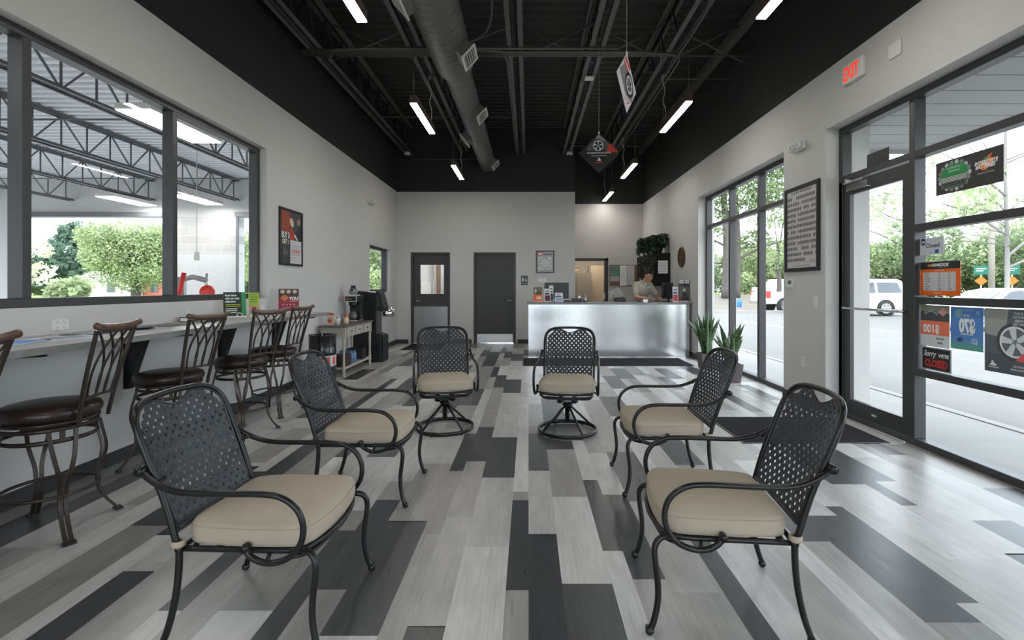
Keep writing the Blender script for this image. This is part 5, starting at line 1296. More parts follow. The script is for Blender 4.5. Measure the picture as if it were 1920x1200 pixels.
# office beyond doorway
fc = thing('filing_cabinet', 'grey metal cabinet seen through the reception doorway', 'cabinet', (1.52, 15.2, 0))
mb = MB(); mb.box((-.5, -.25, 0), (.42, .25, 1.82), col(150, 142, 130)); mb.build('cabinet_body', fc, bevel=.006)
mb = MB(); mb.box((-.48, -.265, .05), (-.05, -.25, 1.77), col(156, 148, 136)); mb.build('door', fc); mb = MB(); mb.box((-.03, -.265, .05), (.40, -.25, 1.77), col(156, 148, 136)); mb.build('door', fc)
mb = MB(); mb.box((-.17, -.12, 0), (.17, .12, .05), col(150, 130, 100)); mb.box((-.12, -.1, .05), (.1, .1, .11), col(190, 170, 130)); mb.box((-.08, -.09, .11), (.12, .09, .15), col(100, 110, 90)); tag(mb.build('box_stack', loc=(1.45, 15.2, 1.821)), 'flat boxes stacked on the grey metal cabinet', 'boxes')
t = thing('trophy', 'slim figurine on the edge of the grey metal cabinet', 'figurine', (1.86, 15.1, 1.821)); mb = MB(); mb.lathe([(.035, 0), (.035, .03), (.01, .05), (.02, .11), (.008, .15), (.015, .19), (0, .22)], col(90, 70, 50), 12); mb.build('figurine_body', t)
mb = MB(); mb.box((2.0 - .02, 15.3, 0.01), (2.56, 15.34, 2.05), tan_m); tag(mb.build('office_door_panel'), 'open tan wooden door leaf beyond the reception doorway', 'door leaf')
lt = thing('office_ceiling_light', 'warm ceiling light in the office behind reception', 'ceiling light', (1.8, 14.6, 2.66)); mb = MB(); mb.box((-.3, -.3, 0), (.3, .3, .035), emis('office_light', (1, .86, .68), 9.0)); mb.build('diffuser', lt)
lt = thing('hall_ceiling_light', 'white ceiling light in the hall behind the back door', 'ceiling light', (-2.3, 13.0, 2.86)); mb = MB(); mb.box((-.5, -.3, 0), (.5, .3, .035), emis('hall_light', (1, 1, 1), 12.0)); mb.build('diffuser', lt)
# things seen through the door window
t = thing('electrical_panel', 'white electrical box on the wall seen through the back door window', 'electrical panel', (-2.98, 14.18, 1.0)); mb = MB(); mb.box((-.15, -.12, .05), (.22, 0, .5), white_p); mb.build('panel_box', t, bevel=.01)
for x, w, c, lab in ((-2.62, .10, (112, 84, 66), 'brown post seen through the back door window'), (-2.80, .05, (150, 146, 140), 'pale post seen through the back door window'), (-2.42, .06, (70, 74, 80), 'dark grey post seen through the back door window')):
    mb = MB(); mb.box((x - w / 2, 14.02, 0), (x + w / 2, 14.12, 2.86), col(*c)); tag(mb.build('hall_post'), lab, 'post')

# ================================================================ PERSON
def remesh(name, shapes, m, voxel=.008, smooth=4, parent=None, loc=(0, 0, 0), rot=0):
    bm = bmesh.new()
    def cap(a, b, r0, r1):
        a, b = Vector(a), Vector(b); d = b - a; n = max(2, int(d.length / max(.006, min(r0, r1) * .45)) + 1)
        for i in range(n + 1):
            t = i / n; bmesh.ops.create_icosphere(bm, subdivisions=2, radius=r0 + (r1 - r0) * t, matrix=Matrix.Translation(a.lerp(b, t)))
    for s in shapes:
        if s[0] == 'c': cap(*s[1:])
        elif s[0] == 'e':
            c, sz = s[1], s[2]; M = Matrix.Translation(c)
            if len(s) > 3: M = M @ s[3]
            M = M @ Matrix.Diagonal((sz[0], sz[1], sz[2], 1)); bmesh.ops.create_icosphere(bm, subdivisions=3, radius=1, matrix=M)
    me = bpy.data.meshes.new(name); bm.to_mesh(me); bm.free(); me.materials.append(m)
    o = bpy.data.objects.new(name, me); C.objects.link(o)
    md = o.modifiers.new('r', 'REMESH'); md.mode = 'VOXEL'; md.voxel_size = voxel; md.use_smooth_shade = True
    sm = o.modifiers.new('s', 'SMOOTH'); sm.iterations = smooth; sm.factor = .5
    dg = bpy.context.evaluated_depsgraph_get(); me2 = bpy.data.meshes.new_from_object(o.evaluated_get(dg)); o.modifiers.clear(); o.data = me2
    if not me2.materials: me2.materials.append(m)
    me2.polygons.foreach_set('use_smooth', [True] * len(me2.polygons))
    o.location = loc; o.rotation_euler = (0, 0, rot)
    if parent: o.parent = parent
    return o
skin = mat('skin', s2l(186, 140, 116), .55, var=.06, scale=20, spec=.3)
shirt = mat('khaki_shirt', s2l(172, 166, 152), .85, var=.05, scale=14, bump=.2, bscale=200, spec=.1)
trous = mat('dark_trousers', (.02, .022, .03), .85); hairm = mat('dark_hair', (.015, .011, .009), .7, var=.4, scale=90, bump=.5, bscale=300)
# local frame: faces -Y ; origin between feet
pr = thing('person', 'person with short dark hair in a khaki short-sleeved shirt, leaning over the keyboard', 'person', (2.42, 10.42, 0), R(22))
HT = (0.05, -.20, 1.585)       # head centre
hM = Matrix.Rotation(R(10), 4, 'Z') @ Matrix.Rotation(R(20), 4, 'X')
def hp(x, y, z): return tuple(Vector(HT) + (hM @ Vector((x, y, z))))
hands = []
def hand(w, d, side):
    """w wrist, d direction"""
    w = Vector(w); d = Vector(d).normalized(); up = Vector((0, 0, 1)); s = d.cross(up).normalized() * side
    S = []
    pc = w + d * .055; S.append(('e', tuple(pc), (.040, .050, .016), Matrix.Rotation(math.atan2(d.y, d.x) - PI / 2, 4, 'Z')))
    for k, (off, ln) in enumerate(((-.030, .062), (-.010, .074), (.011, .078), (.031, .070))):
        b = w + d * .090 + s * off; m1 = b + d * ln * .45 + Vector((0, 0, .006)); m2 = m1 + d * ln * .35 - Vector((0, 0, .014)); tip = m2 + d * ln * .15 - Vector((0, 0, .014))
        S += [('c', tuple(b), tuple(m1), .009, .0085), ('c', tuple(m1), tuple(m2), .0085, .008), ('c', tuple(m2), tuple(tip), .008, .007)]
    b = w + d * .03 + s * .034; m1 = b + d * .03 + s * .022 - Vector((0, 0, .006)); tip = m1 + d * .03 + s * .004 - Vector((0, 0, .008))
    S += [('c', tuple(b), tuple(m1), .011, .010), ('c', tuple(m1), tuple(tip), .010, .008)]
    return S
shL, shR = (-.185, -.06, 1.405), (.185, -.06, 1.405)
elL, elR = (-.255, -.19, 1.155), (.26, -.20, 1.16)
wrL, wrR = (-.13, -.43, 1.118), (.15, -.44, 1.118)
body = [('e', (0, .03, .98), (.155, .115, .12)), ('e', (0, -.0, 1.12), (.145, .105, .16)), ('e', (0, -.05, 1.30), (.175, .115, .17)), ('c', (-.13, -.05, 1.41), (.13, -.05, 1.41), .065, .065),
        ('c', (0, -.07, 1.42), (.03, -.15, 1.53), .058, .055)]
body += [('e', hp(0, .012, .035), (.078, .098, .088), hM), ('e', hp(0, -.028, -.02), (.062, .066, .075), hM), ('c', hp(-.03, -.045, -.085), hp(.03, -.045, -.085), .024, .024),
         ('c', hp(0, -.088, .022), hp(0, -.112, -.020), .008, .0125), ('e', hp(0, -.088, -.052), (.026, .014, .008), hM), ('c', hp(-.040, -.078, .034), hp(.040, -.078, .034), .011, .011)]
for s in (-1, 1): body += [('e', hp(s * .078, .012, 0), (.011, .02, .030), hM), ('e', hp(s * .04, -.07, -.015), (.02, .018, .02), hM)]
body += [('c', shL, elL, .052, .042), ('c', elL, wrL, .042, .027), ('c', shR, elR, .052, .042), ('c', elR, wrR, .042, .027)]
body += hand(wrL, (.25, -.9, -.02), 1) + hand(wrR, (-.25, -.9, -.02), -1)
for s in (-1, 1): body += [('c', (s * .09, .04, .93), (s * .10, .0, .50), .085, .06), ('c', (s * .10, .0, .50), (s * .10, .05, .10), .058, .038), ('e', (s * .10, -.02, .04), (.045, .12, .038))]
bo = remesh('body', body, skin, .0075, 3, pr)
sh = [('e', (0, .03, 1.00), (.172, .132, .12)), ('e', (0, .0, 1.13), (.165, .125, .17)), ('e', (0, -.05, 1.30), (.192, .130, .175)), ('c', (-.14, -.05, 1.412), (.14, -.05, 1.412), .072, .072), ('c', (-.035, -.095, 1.455), (.05, -.095, 1.455), .045, .045), ('c', (-.03, -.05, 1.465), (.045, -.06, 1.465), .048, .048)]
for a, b in ((shL, elL), (shR, elR)): sh += [('c', a, tuple(Vector(a).lerp(Vector(b), .72)), .068, .074)]
so = remesh('shirt', sh, shirt, .010, 3, pr)
for x, lab in ((-.085, 0), (.085, 1)):
    mb = MB(); mb.box((x - .042, -.188, 1.345), (x + .042, -.182, 1.372), paper)
    mb.box((x - .03, -.1895, 1.354), (x + .03, -.188, 1.361), blue_m); mb.build('name_patch', so)
mb = MB(); mb.add([(-.02, -.168, 1.455), (.04, -.168, 1.455), (.01, -.182, 1.40)], [(0, 2, 1)], paper); mb.build('undershirt', so)
tr_ = []
for s in (-1, 1): tr_ += [('c', (s * .085, .04, .96), (s * .10, .0, .50), .105, .078), ('c', (s * .10, .0, .50), (s * .10, .05, .09), .076, .062)]
tr_ += [('e', (0, .035, .96), (.165, .13, .09))]
remesh('trousers', tr_, trous, .012, 3, pr)
shoe = []
for s in (-1, 1): shoe += [('e', (s * .10, -.02, .045), (.052, .135, .045))]
remesh('shoes', shoe, black_pl, .008, 2, pr)
remesh('hair', [('e', hp(0, .026, .055), (.081, .094, .080), hM), ('e', hp(0, .06, .01), (.072, .06, .07), hM), ('c', hp(-.05, -.06, .092), hp(.05, -.06, .092), .016, .016)], hairm, .006, 2, pr)
mb = MB()
for s in (-1, 1):
    e = Vector(hp(s * .030, -.0895, .014)); mb.ball(e, .0085, paper, 10, sz=(1.2, .8, .55)); mb.ball(e + (hM @ Vector((0, -.0045, -.0005))), .0045, ink, 8)
    mb.tube([hp(s * .015, -.092, .038), hp(s * .032, -.094, .042), hp(s * .048, -.085, .036)], .004, hairm, 6)
mb.build('eyes_and_brows', pr)
mb = MB()
for s in (-1, 1): mb.lathe([(0, 0), (.024, .002), (.024, .006), (0, .008)], black_pl, 14, Matrix.Translation(hp(s * .033, -.075, .125)) @ hM @ Matrix.Rotation(R(55), 4, 'X')); mb.tube([hp(s * .057, -.07, .12), hp(s * .08, .0, .09), hp(s * .078, .05, .06)], .003, black_pl, 5)
mb.tube([hp(-.012, -.077, .125), hp(.012, -.077, .125)], .003, black_pl, 5); mb.build('sunglasses', pr)
# ================================================================ WORKSHOP beyond the left windows
GX = -15.0; GZ = 3.95
B1 = (-12.35, -8.62); B2 = (-7.0, -3.45)
block = mat('block_wall_paint', (.60, .60, .59), .75, var=.03)
def blockmat():
    m = bpy.data.materials.new('painted_block'); m.use_nodes = True; n = m.node_tree.nodes; l = m.node_tree.links; b = n['Principled BSDF']
    t = n.new('ShaderNodeTexCoord'); mp_ = n.new('ShaderNodeMapping'); mp_.inputs['Rotation'].default_value = (R(90), 0, 0); l.new(t.outputs['Object'], mp_.inputs[0])
    br = n.new('ShaderNodeTexBrick'); br.inputs['Scale'].default_value = 1; br.inputs['Brick Width'].default_value = .4; br.inputs['Row Height'].default_value = .2; br.inputs['Mortar Size'].default_value = .006
    br.inputs['Color1'].default_value = (.56, .55, .53, 1); br.inputs['Color2'].default_value = (.46, .45, .43, 1); br.inputs['Mortar'].default_value = (.66, .66, .65, 1)
    l.new(mp_.outputs[0], br.inputs[0]); l.new(br.outputs[0], b.inputs['Base Color']); b.inputs['Roughness'].default_value = .85; return m
bwall = blockmat()
mb = MB()
def gw(x0, x1, z0, z1, m=garage_white): mb.box((x0, ZB + .0, z0), (x1, ZB + .25, z1), m)
gw(GX, B1[0], 0, 4.0); gw(B1[1], B2[0], 0, 2.15); gw(B1[1], B2[0], 2.15, 3.05, bwall); gw(B2[1], XL - .22, 0, 4.0); gw(B1[0], B1[1], 3.05, 4.0); gw(B2[0], B2[1], 3.05, 4.0); gw(B1[1], B2[0], 3.05, 4.0)
struct(mb, 'wall_workshop_back')
mb = MB(); wallseg(mb, GX - .2, GX, -6, ZB + .25, [(-5.4, -1.8, 0, 3.05), (-1.0, 2.6, 0, 3.05), (3.4, 7.0, 0, 3.05), (7.8, 11.2, 0, 3.05)], 'y', 4.0, garage_white); struct(mb, 'wall_workshop_side')  # unseen side wall; its bay openings are added to flood the workshop with daylight
mb = MB()
for (a, b) in ((GX, B1[0]), (B1[1], B2[0]), (B2[1], XL - .22)): mb.box((a, -6.2, 0), (b, -6, 4), garage_white)
for (a, b) in (B1, B2): mb.box((a, -6.2, 3.05), (b, -6, 4), garage_white)
struct(mb, 'wall_workshop_front')
mb = MB(); mb.box((GX, -6, -.1), (XL - .22, ZB + .25, -.002), garage_floor); struct(mb, 'floor_workshop')
def deckmat():
    m = bpy.data.materials.new('galvanised_deck'); m.use_nodes = True; n = m.node_tree.nodes; l = m.node_tree.links; b = n['Principled BSDF']
    t = n.new('ShaderNodeTexCoord'); w = n.new('ShaderNodeTexNoise'); w.inputs['Scale'].default_value = 1.5; l.new(t.outputs['Object'], w.inputs['Vector'])
    r = n.new('ShaderNodeValToRGB'); r.color_ramp.elements[0].color = (.66, .67, .70, 1); r.color_ramp.elements[1].color = (.78, .79, .82, 1); l.new(w.outputs['Fac'], r.inputs[0]); l.new(r.outputs[0], b.inputs['Base Color'])
    b.inputs['Roughness'].default_value = .5; b.inputs['Metallic'].default_value = .2; return m
mb = MB(); deck(mb, GX, XL - .22, -6, ZB + .2, GZ, deckmat(), pitch=.165, d=.06); struct(mb, 'ceiling_workshop')
gj = mat('grey_joist_paint', (.16, .165, .175), .5)
for x, lab in ((-4.98, 'nearest the inner windows'), (-7.03, 'second from the inner windows'), (-9.06, 'third from the inner windows'), (-11.03, 'fourth from the inner windows'), (-13.0, 'farthest from the inner windows')):
    joist(x, -6, ZB, 3.44, GZ, gj, 'grey open-web joist of the workshop roof, ' + lab, 'workshop roof joists', w=.16, pitch=.85, ph=.1, rod=.016, vert=True)
for i, y in enumerate((-.5, 2.8, 6.1, 9.4)):
    mb = MB(); mb.tube([(GX, y, 3.47), (XL - .22, y, 3.47)], .014, gj, 6); tag(mb.build('bridging_rod'), 'thin bridging rod crossing the workshop joists, number %s from the bay doors' % ('four', 'three', 'two', 'one')[i], 'steel rod', 'workshop bridging rods')
def tubelight(x, y, label):
    r = thing('workshop_light', label, 'ceiling light', (x, y, 3.28), 0, 'workshop ceiling lights'); mb = MB(); mb.box((-.20, 0, .01), (.20, 1.22, .08), white_p); mb.build('housing', r)
    mb = MB(); mb.box((-.19, .01, 0), (.19, 1.21, .012), glamp_em); mb.build('diffuser', r)
    for yy in (.1, 1.1): mb = MB(); mb.tube([(0, yy, .08), (0, yy, GZ - 3.28)], .003, steel, 4); mb.build('hanger', r)
tubelight(-4.30, 5.25, 'bright rectangular workshop light just beyond the middle mullion'); tubelight(-9.0, 10.25, 'long flat workshop light above the bay door'); tubelight(-7.35, 10.1, 'workshop light above the pier between the two bay doors'); tubelight(-4.3, .5, 'workshop light beside the nearest window pane')
# bay door tracks
for i, (a, b) in enumerate((B1, B2)):
    r = thing('bay_door_track', 'grey overhead door track of the %s bay' % ('far left' if i == 0 else 'near right'), 'door track', (a, ZB - .06, 0))
    mb = MB(); mb.box((-.03, 0, 0), (.02, .05, 3.1), gj); mb.box((b - a - .02, 0, 0), (b - a + .03, .05, 3.1), gj); mb.build('vertical_track', r); mb = MB(); mb.box((-.05, -.02, 3.05), (b - a + .05, .05, 3.16), gj); mb.build('header', r)
# tyre changer
tcg = thing('tyre_changer', 'grey tyre changing machine with a red arm in the workshop', 'machine', (-6.15, 9.0, 0), R(20))
mb = MB(); mb.box((-.35, -.3, 0), (.35, .3, .95), col(120, 122, 128)); mb.lathe([(.28, .95), (.28, 1.0), (.05, 1.02)], steel, 24); mb.build('cabinet', tcg, bevel=.02)
mb = MB(); mb.box((-.42, .2, 0), (-.28, .36, 1.55), col(130, 132, 136)); mb.tube([(-.35, .28, 1.5), (-.1, .1, 1.55), (.15, -.05, 1.48)], .05, col(150, 152, 156), 10); mb.tube([(.15, -.05, 1.62), (.15, -.05, 1.1)], .025, chrome, 8); mb.build('column', tcg)
rp = col(214, 52, 40)
mb = MB(); mb.tube([(-.22, .0, 1.62), (-.3, -.05, 1.15)], .04, rp, 10); mb.lathe([(.10, -.08), (.13, 0), (.10, .08)], rp, 18, Matrix.Translation((.17, -.1, 1.27)) @ Matrix.Rotation(R(80), 4, 'X')); mb.tube([(.1, -.12, 1.2), (.0, -.2, 1.05)], .03, rp, 8); mb.build('red_arm', tcg)
mb = MB(); mb.tube([(-5.9, 8.6, GZ), (-5.9, 8.6, 1.98)], .006, white_p, 6); mb.box((-5.93, 8.57, 1.83), (-5.87, 8.63, 1.98), white_p); tag(mb.build('pull_cord'), 'white hanging cord with a plug box above the tyre machine', 'cord')
mb = MB(); mb.tube(crom([(-5.15, 9.2, GZ), (-5.15, 9.2, 3.44), (-5.17, 9.2, 3.1), (-5.12, 9.2, 2.95), (-5.2, 9.2, 2.85)], 4), .008, black_pl, 6); tag(mb.build('hose_end'), 'short black hose end hanging from the workshop ceiling', 'hose')
mb = MB(); mb.lathe([(.28, 0), (.28, .85), (.27, .86), (0, .86)], col(52, 78, 120), 24, Matrix.Translation((-6.9, 9.3, 0))); mb.lathe([(.02, .86), (.02, 1.25)], steel, 8, Matrix.Translation((-6.9, 9.3, 0))); tag(mb.build('oil_drum'), 'blue drum beside the tyre machine', 'drum')

# ================================================================ OUTSIDE
mb = MB(); mb.box((-140, -80, -.30), (140, 200, -.14), grass_m); o = struct(mb, 'ground')
mb = MB(); mb.box((4.72, -30, -.2), (60, 27.8, -.12), asphalt); mb.box((-60, ZB + .3, -.2), (2.6, 34, -.12), concrete); mb.box((-60, -30, -.2), (GX - .2, ZB + .3, -.12), concrete); mb.box((GX - .2, -30, -.2), (4.72, -6.3, -.12), asphalt); struct(mb, 'ground_asphalt')
mb = MB(); mb.box((XR + .3, -20, -.15), (4.72, ZF + 4, -.01), concrete); mb.box((4.60, -20, -.15), (4.72, ZF + 4, .0), concrete)
struct(mb, 'ground_sidewalk')
mb = MB(); mb.box((4.72, 27.8, -.2), (60, 28.1, .02), concrete); tag(mb.build('kerb'), 'pale kerb at the far edge of the parking lot', 'kerb')
mb = MB()
for x in (6.5, 9.3, 12.1): mb.box((x, 16, -.12), (x + .1, 21, -.115), white_ink)
# dirt bank under the pines
vs = []; fs = []; N = 24
rg = random.Random(2)
for i in range(N + 1):
    for j in range(9):
        x = 8 + i * 1.4; y = 31 + j * 3; h = (0, .12, .38, .62, .72, .75, .75, .75, .75)[j] * (1 - i / N * .5) + rg.random() * .12 * (j > 0) - .15; vs.append((x, y, h))
for i in range(N):
    for j in range(8): a = i * 9 + j; fs.append((a, a + 9, a + 10, a + 1))
mb.add(vs, fs, dirt_m, True); tag(mb.build('dirt_bank'), 'brown dirt bank below the roadside pines', 'bank', kind='structure')
# canopy over the sidewalk
mb = MB(); y = -8
soff = mat('white_soffit', (.40, .40, .395), .6)
while y < 5.9:
    mb.box((3.46, y, 3.06), (4.98, y + .29, 3.10), soff); y += .305
mb.box((3.46, -8, 3.10), (4.98, y, 3.16), soff); mb.box((4.93, -8, 3.02), (5.0, y, 3.22), soff); mb.box((3.46, y - .015, 3.02), (5.0, y + .03, 3.22), soff)
tag(mb.build('entrance_canopy'), 'white panelled canopy over the sidewalk outside the storefront', 'canopy')
# vehicles
def wheel(par, x, y, r=.38, w=.24):
    t = MB(); M = Matrix.Translation((x, y, r)) @ Matrix.Rotation(R(90), 4, 'X')
    t.lathe([(r * .62, -w / 2), (r * .92, -w / 2), (r, -w * .35), (r, w * .35), (r * .92, w / 2), (r * .62, w / 2)], black_f, 28, M)
    o = t.build('wheel', par)
    s = -1 if y < 0 else 1; k = MB(); yy = y + s * (w / 2 + .004)
    Mm = Matrix.Translation((x, yy, r)) @ (Matrix.Identity(4) if s < 0 else Matrix.Rotation(PI, 4, 'Z'))
    k.disc(0, 0, r * .62, 0, col(110, 112, 116), 24, M=Mm); k.ringd(0, 0, r * .54, r * .64, -.004, chrome, M=Mm)
    for j in range(5): a = j * 2 * PI / 5 + .3; k.poly([(r * .56 * math.cos(a - .22), r * .56 * math.sin(a - .22)), (r * .56 * math.cos(a + .22), r * .56 * math.sin(a + .22)), (r * .12 * math.cos(a + .9), r * .12 * math.sin(a + .9)), (r * .12 * math.cos(a - .9), r * .12 * math.sin(a - .9))], -.006, chrome, Mm)
    k.build('rim', o)
carglass = mat('car_glass', (.04, .05, .06), .08, spec=.9); carwhite = mat('white_car_paint', (.74, .74, .74), .2, var=.01, coat=.6)
def side_win(par, poly, yside):
    w = MB(); s = -1 if yside < 0 else 1; w.prism(poly, yside - .004, yside + .004, carglass); w.build('side_window', par)
def body(par, lower, upper, hw, cabw, arches, name='body'):
    m = MB()
    m.prism(lower, -hw, hw, carwhite)
    # greenhouse tapers inward: lower ring wide, upper narrow
    n = len(upper); zt = max(p[1] for p in upper); zb = min(p[1] for p in upper)
    vs = []
    for sgn in (-1, 1):
        for (x, z) in upper:
            f = (z - zb) / (zt - zb); vs.append((x, sgn * (hw - .02 - (hw - cabw) * f), z))
    fs = [tuple(range(n)), tuple(range(2 * n - 1, n - 1, -1))] + [(i, i + n, (i + 1) % n + n, (i + 1) % n) for i in range(n)]
    m.add(vs, fs, carwhite); o = m.build(name, par, bevel=.04, seg=3)
    a = MB()
    for (x, r) in arches:
        for s in (-1, 1): a.disc(x, .38, r, s * (hw + .002), black_f, 28)
    a.build('wheel_arch', par)
def hwz(hw, cabw, zb, zt, z): return hw - .02 - (hw - cabw) * (z - zb) / (zt - zb)
def swin(par, pts, hw, cabw, zb, zt):
    for s in (-1, 1):
        m = MB(); vs = [(x, s * (hwz(hw, cabw, zb, zt, z) + .006), z) for x, z in pts]
        m.add(vs, [tuple(range(len(pts)))], carglass); m.build('side_window', par)
def suv(loc, rot):
    c = thing('suv', 'white parked SUV outside, seen through the glass door', 'car', loc, rot)
    lo = [(-2.5, .35), (2.5, .38), (2.56, .6), (2.52, 1.12), (-1.55, 1.12), (-2.45, 1.02), (-2.58, .7)]
    up = [(-1.5, 1.11), (-.85, 1.83), (-.5, 1.92), (2.15, 1.90), (2.38, 1.8), (2.5, 1.11)]
    body(c, lo, up, .98, .80, ((-1.62, .47), (1.42, .47)))
    for p in ([(-1.05, 1.18), (-.68, 1.74), (-.05, 1.74), (-.05, 1.18)], [(.05, 1.18), (.05, 1.74), (.92, 1.74), (.92, 1.18)], [(1.05, 1.18), (1.05, 1.74), (2.12, 1.72), (2.28, 1.2)]): swin(c, p, .98, .80, 1.11, 1.92)
    for x in (-1.62, 1.42):
        for y in (-.88, .88): wheel(c, x, y, .40)
    for y in (-.9, .9): m = MB(); m.box((2.45, y - .07, .95), (2.57, y + .07, 1.4), red_m); m.build('tail_light', c); m = MB(); m.box((-2.62, y - .12, .72), (-2.5, y + .1, .95), white_ink); m.build('head_light', c)
    for x in (-.03, .95): 
        m = MB(); m.box((x + .6, -.995, .98), (x + .78, -.975, 1.02), steel); m.build('door_handle', c)
    m = MB(); m.box((2.5, -.9, .42), (2.66, .9, .62), col(170, 170, 170)); m.build('bumper', c); m = MB(); m.box((-.6, -.82, 1.95), (2.1, -.78, 1.98), black_pl); m.box((-.6, .78, 1.95), (2.1, .82, 1.98), black_pl); m.build('roof_rail', c)
suv((16.85, 25.7, -.12), 0)
def pickup(loc, rot):
    c = thing('pickup_truck', 'white pickup truck parked outside, tail toward the tall window', 'car', loc, rot)
    lo = [(-2.9, .5), (2.9, .5), (2.95, .75), (2.9, 1.2), (-2.8, 1.25), (-2.95, .8)]
    body(c, lo, [(-1.35, 1.2), (-.75, 1.85), (.55, 1.87), (.85, 1.2)], 1.0, .82, ((-1.9, .5), (1.85, .5)))
    swin(c, [(-.95, 1.28), (-.6, 1.75), (.45, 1.75), (.6, 1.28)], 1.0, .82, 1.2, 1.87)
    for x in (-1.9, 1.85):
        for y in (-.9, .9): wheel(c, x, y, .42)
    for y in (-.97, .97): m = MB(); m.box((2.68, y - .05, .85), (2.93, y + .05, 1.25), red_m); m.build('tail_light', c)
    m = MB(); m.box((2.88, -.95, .48), (3.05, .95, .66), steel); m.build('bumper', c); m = MB(); m.box((.95, -.9, 1.2), (2.8, .9, 1.215), col(80, 80, 80)); m.build('truck_bed', c)
pickup((16.85, 29.3, -.12), PI)
def sedan(loc, rot):
    c = thing('sedan', 'low white sedan outside beyond the orange hours sign', 'car', loc, rot)
    lo = [(-2.25, .25), (2.25, .28), (2.32, .6), (2.2, .95), (1.5, .98), (-1.1, .93), (-2.1, .78), (-2.32, .55)]
    body(c, lo, [(-1.2, .92), (-.35, 1.36), (.1, 1.45), (.8, 1.43), (1.75, .96)], .90, .66, ((-1.4, .40), (1.38, .40)))
    swin(c, [(-.75, .99), (-.2, 1.33), (.25, 1.38), (.25, .99)], .9, .66, .92, 1.45); swin(c, [(.33, .99), (.33, 1.38), (.8, 1.36), (1.3, 1.0)], .9, .66, .92, 1.45)
    m = MB(); m.add([(-1.14, -.78, .96), (-1.14, .78, .96), (-.37, .66, 1.36), (-.37, -.66, 1.36)], [(0, 1, 2, 3)], carglass, M=Matrix.Translation((-.02, 0, .012))); m.build('windscreen', c)
    for x in (-1.4, 1.38):
        for y in (-.80, .80): wheel(c, x, y, .33, .2)
sedan((16.45, 17.0, -.12), 0)
# trees
def blobtree(name, label, loc, trunk_h, tr, blobs, lm, leaf, dens, cat='tree', group=None, seed=1, bmat=None, branches=None):
    r = thing(name, label, cat, loc, 0, group); rg = random.Random(seed)
    mb = MB(); bk = bmat or bark
    mb.tube(crom([(0, 0, 0), (tr * .3, 0, trunk_h * .35), (-tr * .4, tr * .2, trunk_h * .7), (0, 0, trunk_h)], 4), [tr * (1 - .55 * i / 12) for i in range(13)], bk, 10)
    for (p, q, s) in (branches or []): mb.tube(crom([p, tuple((a + b) / 2 + (.15 if i == 2 else 0) for i, (a, b) in enumerate(zip(p, q))), q], 4), [s * (1 - .7 * i / 8) for i in range(9)], bk, 6)
    for (c, s) in blobs: mb.tube([(0, 0, min(trunk_h, c[2]) * .8), ((c[0]) * .6, c[1] * .6, (min(trunk_h, c[2]) * .8 + c[2]) / 2), c], [tr * .3, tr * .18, tr * .06], bk, 5)
    mb.build('trunk', r)
    mb = MB()
    for (c, s) in blobs:
        n = int(dens * s[0] * s[2])
        for _ in range(n):
            d = Vector((rg.gauss(0, 1), rg.gauss(0, 1), rg.gauss(0, 1))).normalized(); k = .55 + .5 * rg.random()
            leafq(mb, (c[0] + d.x * s[0] * k, c[1] + d.y * s[1] * k, c[2] + d.z * s[2] * k), leaf * (.6 + .8 * rg.random()), rg, lm)
    mb.build('crown', r); return r
def rblobs(seed, n, R_, zc, zr, s):
    rg = random.Random(seed); o = []
    for _ in range(n):
        a = rg.random() * 6.28; q = math.sqrt(rg.random()) * R_; o.append(((q * math.cos(a), q * math.sin(a), zc + (rg.random() * 2 - 1) * zr), (s * (.7 + .6 * rg.random()), s, s * (.6 + .4 * rg.random()))))
    return o
# left, beyond the bays
blobtree('round_tree', 'large round light green tree beyond the wide bay door', (-42.3, 52, -.14), 4.5, .5, [((0, 0, 4.9), (4.4, 4.4, 3.9))] + rblobs(3, 12, 3.3, 5.0, 2.3, 1.7), leaf_a, .13, 620, seed=3)
blobtree('dark_conifer', 'darker bluish tree left of the large round tree', (-66, 70, -.14), 6, .5, [((0, 0, 6), (3.4, 3.4, 3.6)), ((.6, 0, 9), (2.2, 2, 2)), ((-3.5, 0, 4.0), (4, 3, 3)), ((4, 0, 3), (3.6, 3, 2.4))], leaf_c, .40, 90, seed=4)
blobtree('blossom_tree', 'pale blossoming tree at the left jamb of the bay door', (-29.0, 27, -.14), 2.6, .16, rblobs(6, 12, 2.0, 3.2, 1.2, .75), leaf_d, .16, 260, seed=6, bmat=mat('pale_bark', (.22, .21, .20), .9))
blobtree('low_shrub', 'low yellow green shrub under the blossoming tree', (-31.0, 32, -.14), .8, .12, rblobs(7, 6, 1.4, 1.2, .4, .9), leaf_a, .2, 260, 'shrub', seed=7)
blobtree('green_tree', 'green tree seen through the right bay and small window', (-24.0, 47, -.14), 4, .4, rblobs(8, 9, 3.0, 4.0, 1.8, 1.9), leaf_a, .17, 320, seed=8)
blobtree('green_tree', 'broad green tree filling the small left window', (-18.0, 52, -.14), 4, .4, rblobs(9, 10, 3.2, 4.0, 2.2, 2.0), leaf_a, .17, 320, seed=9)
for i, (x, y) in enumerate(((-92, 95), (-82, 98), (-72, 96), (-60, 98), (-50, 97), (-40, 98), (-31, 97), (-22, 98))):
    if i == 0: far = blobtree('far_tree', 'hazy tree in the row far behind the bay doors', (x, y, -.14), 4, .4, rblobs(20, 9, 5, 4.0, 2, 2.8), leaf_b, .6, 45, group='far trees behind the bays', seed=20)
    else: dup(far, (x, y, -.14), i * 1.3, 'hazy tree in the row far behind the bay doors', 'far trees behind the bays')
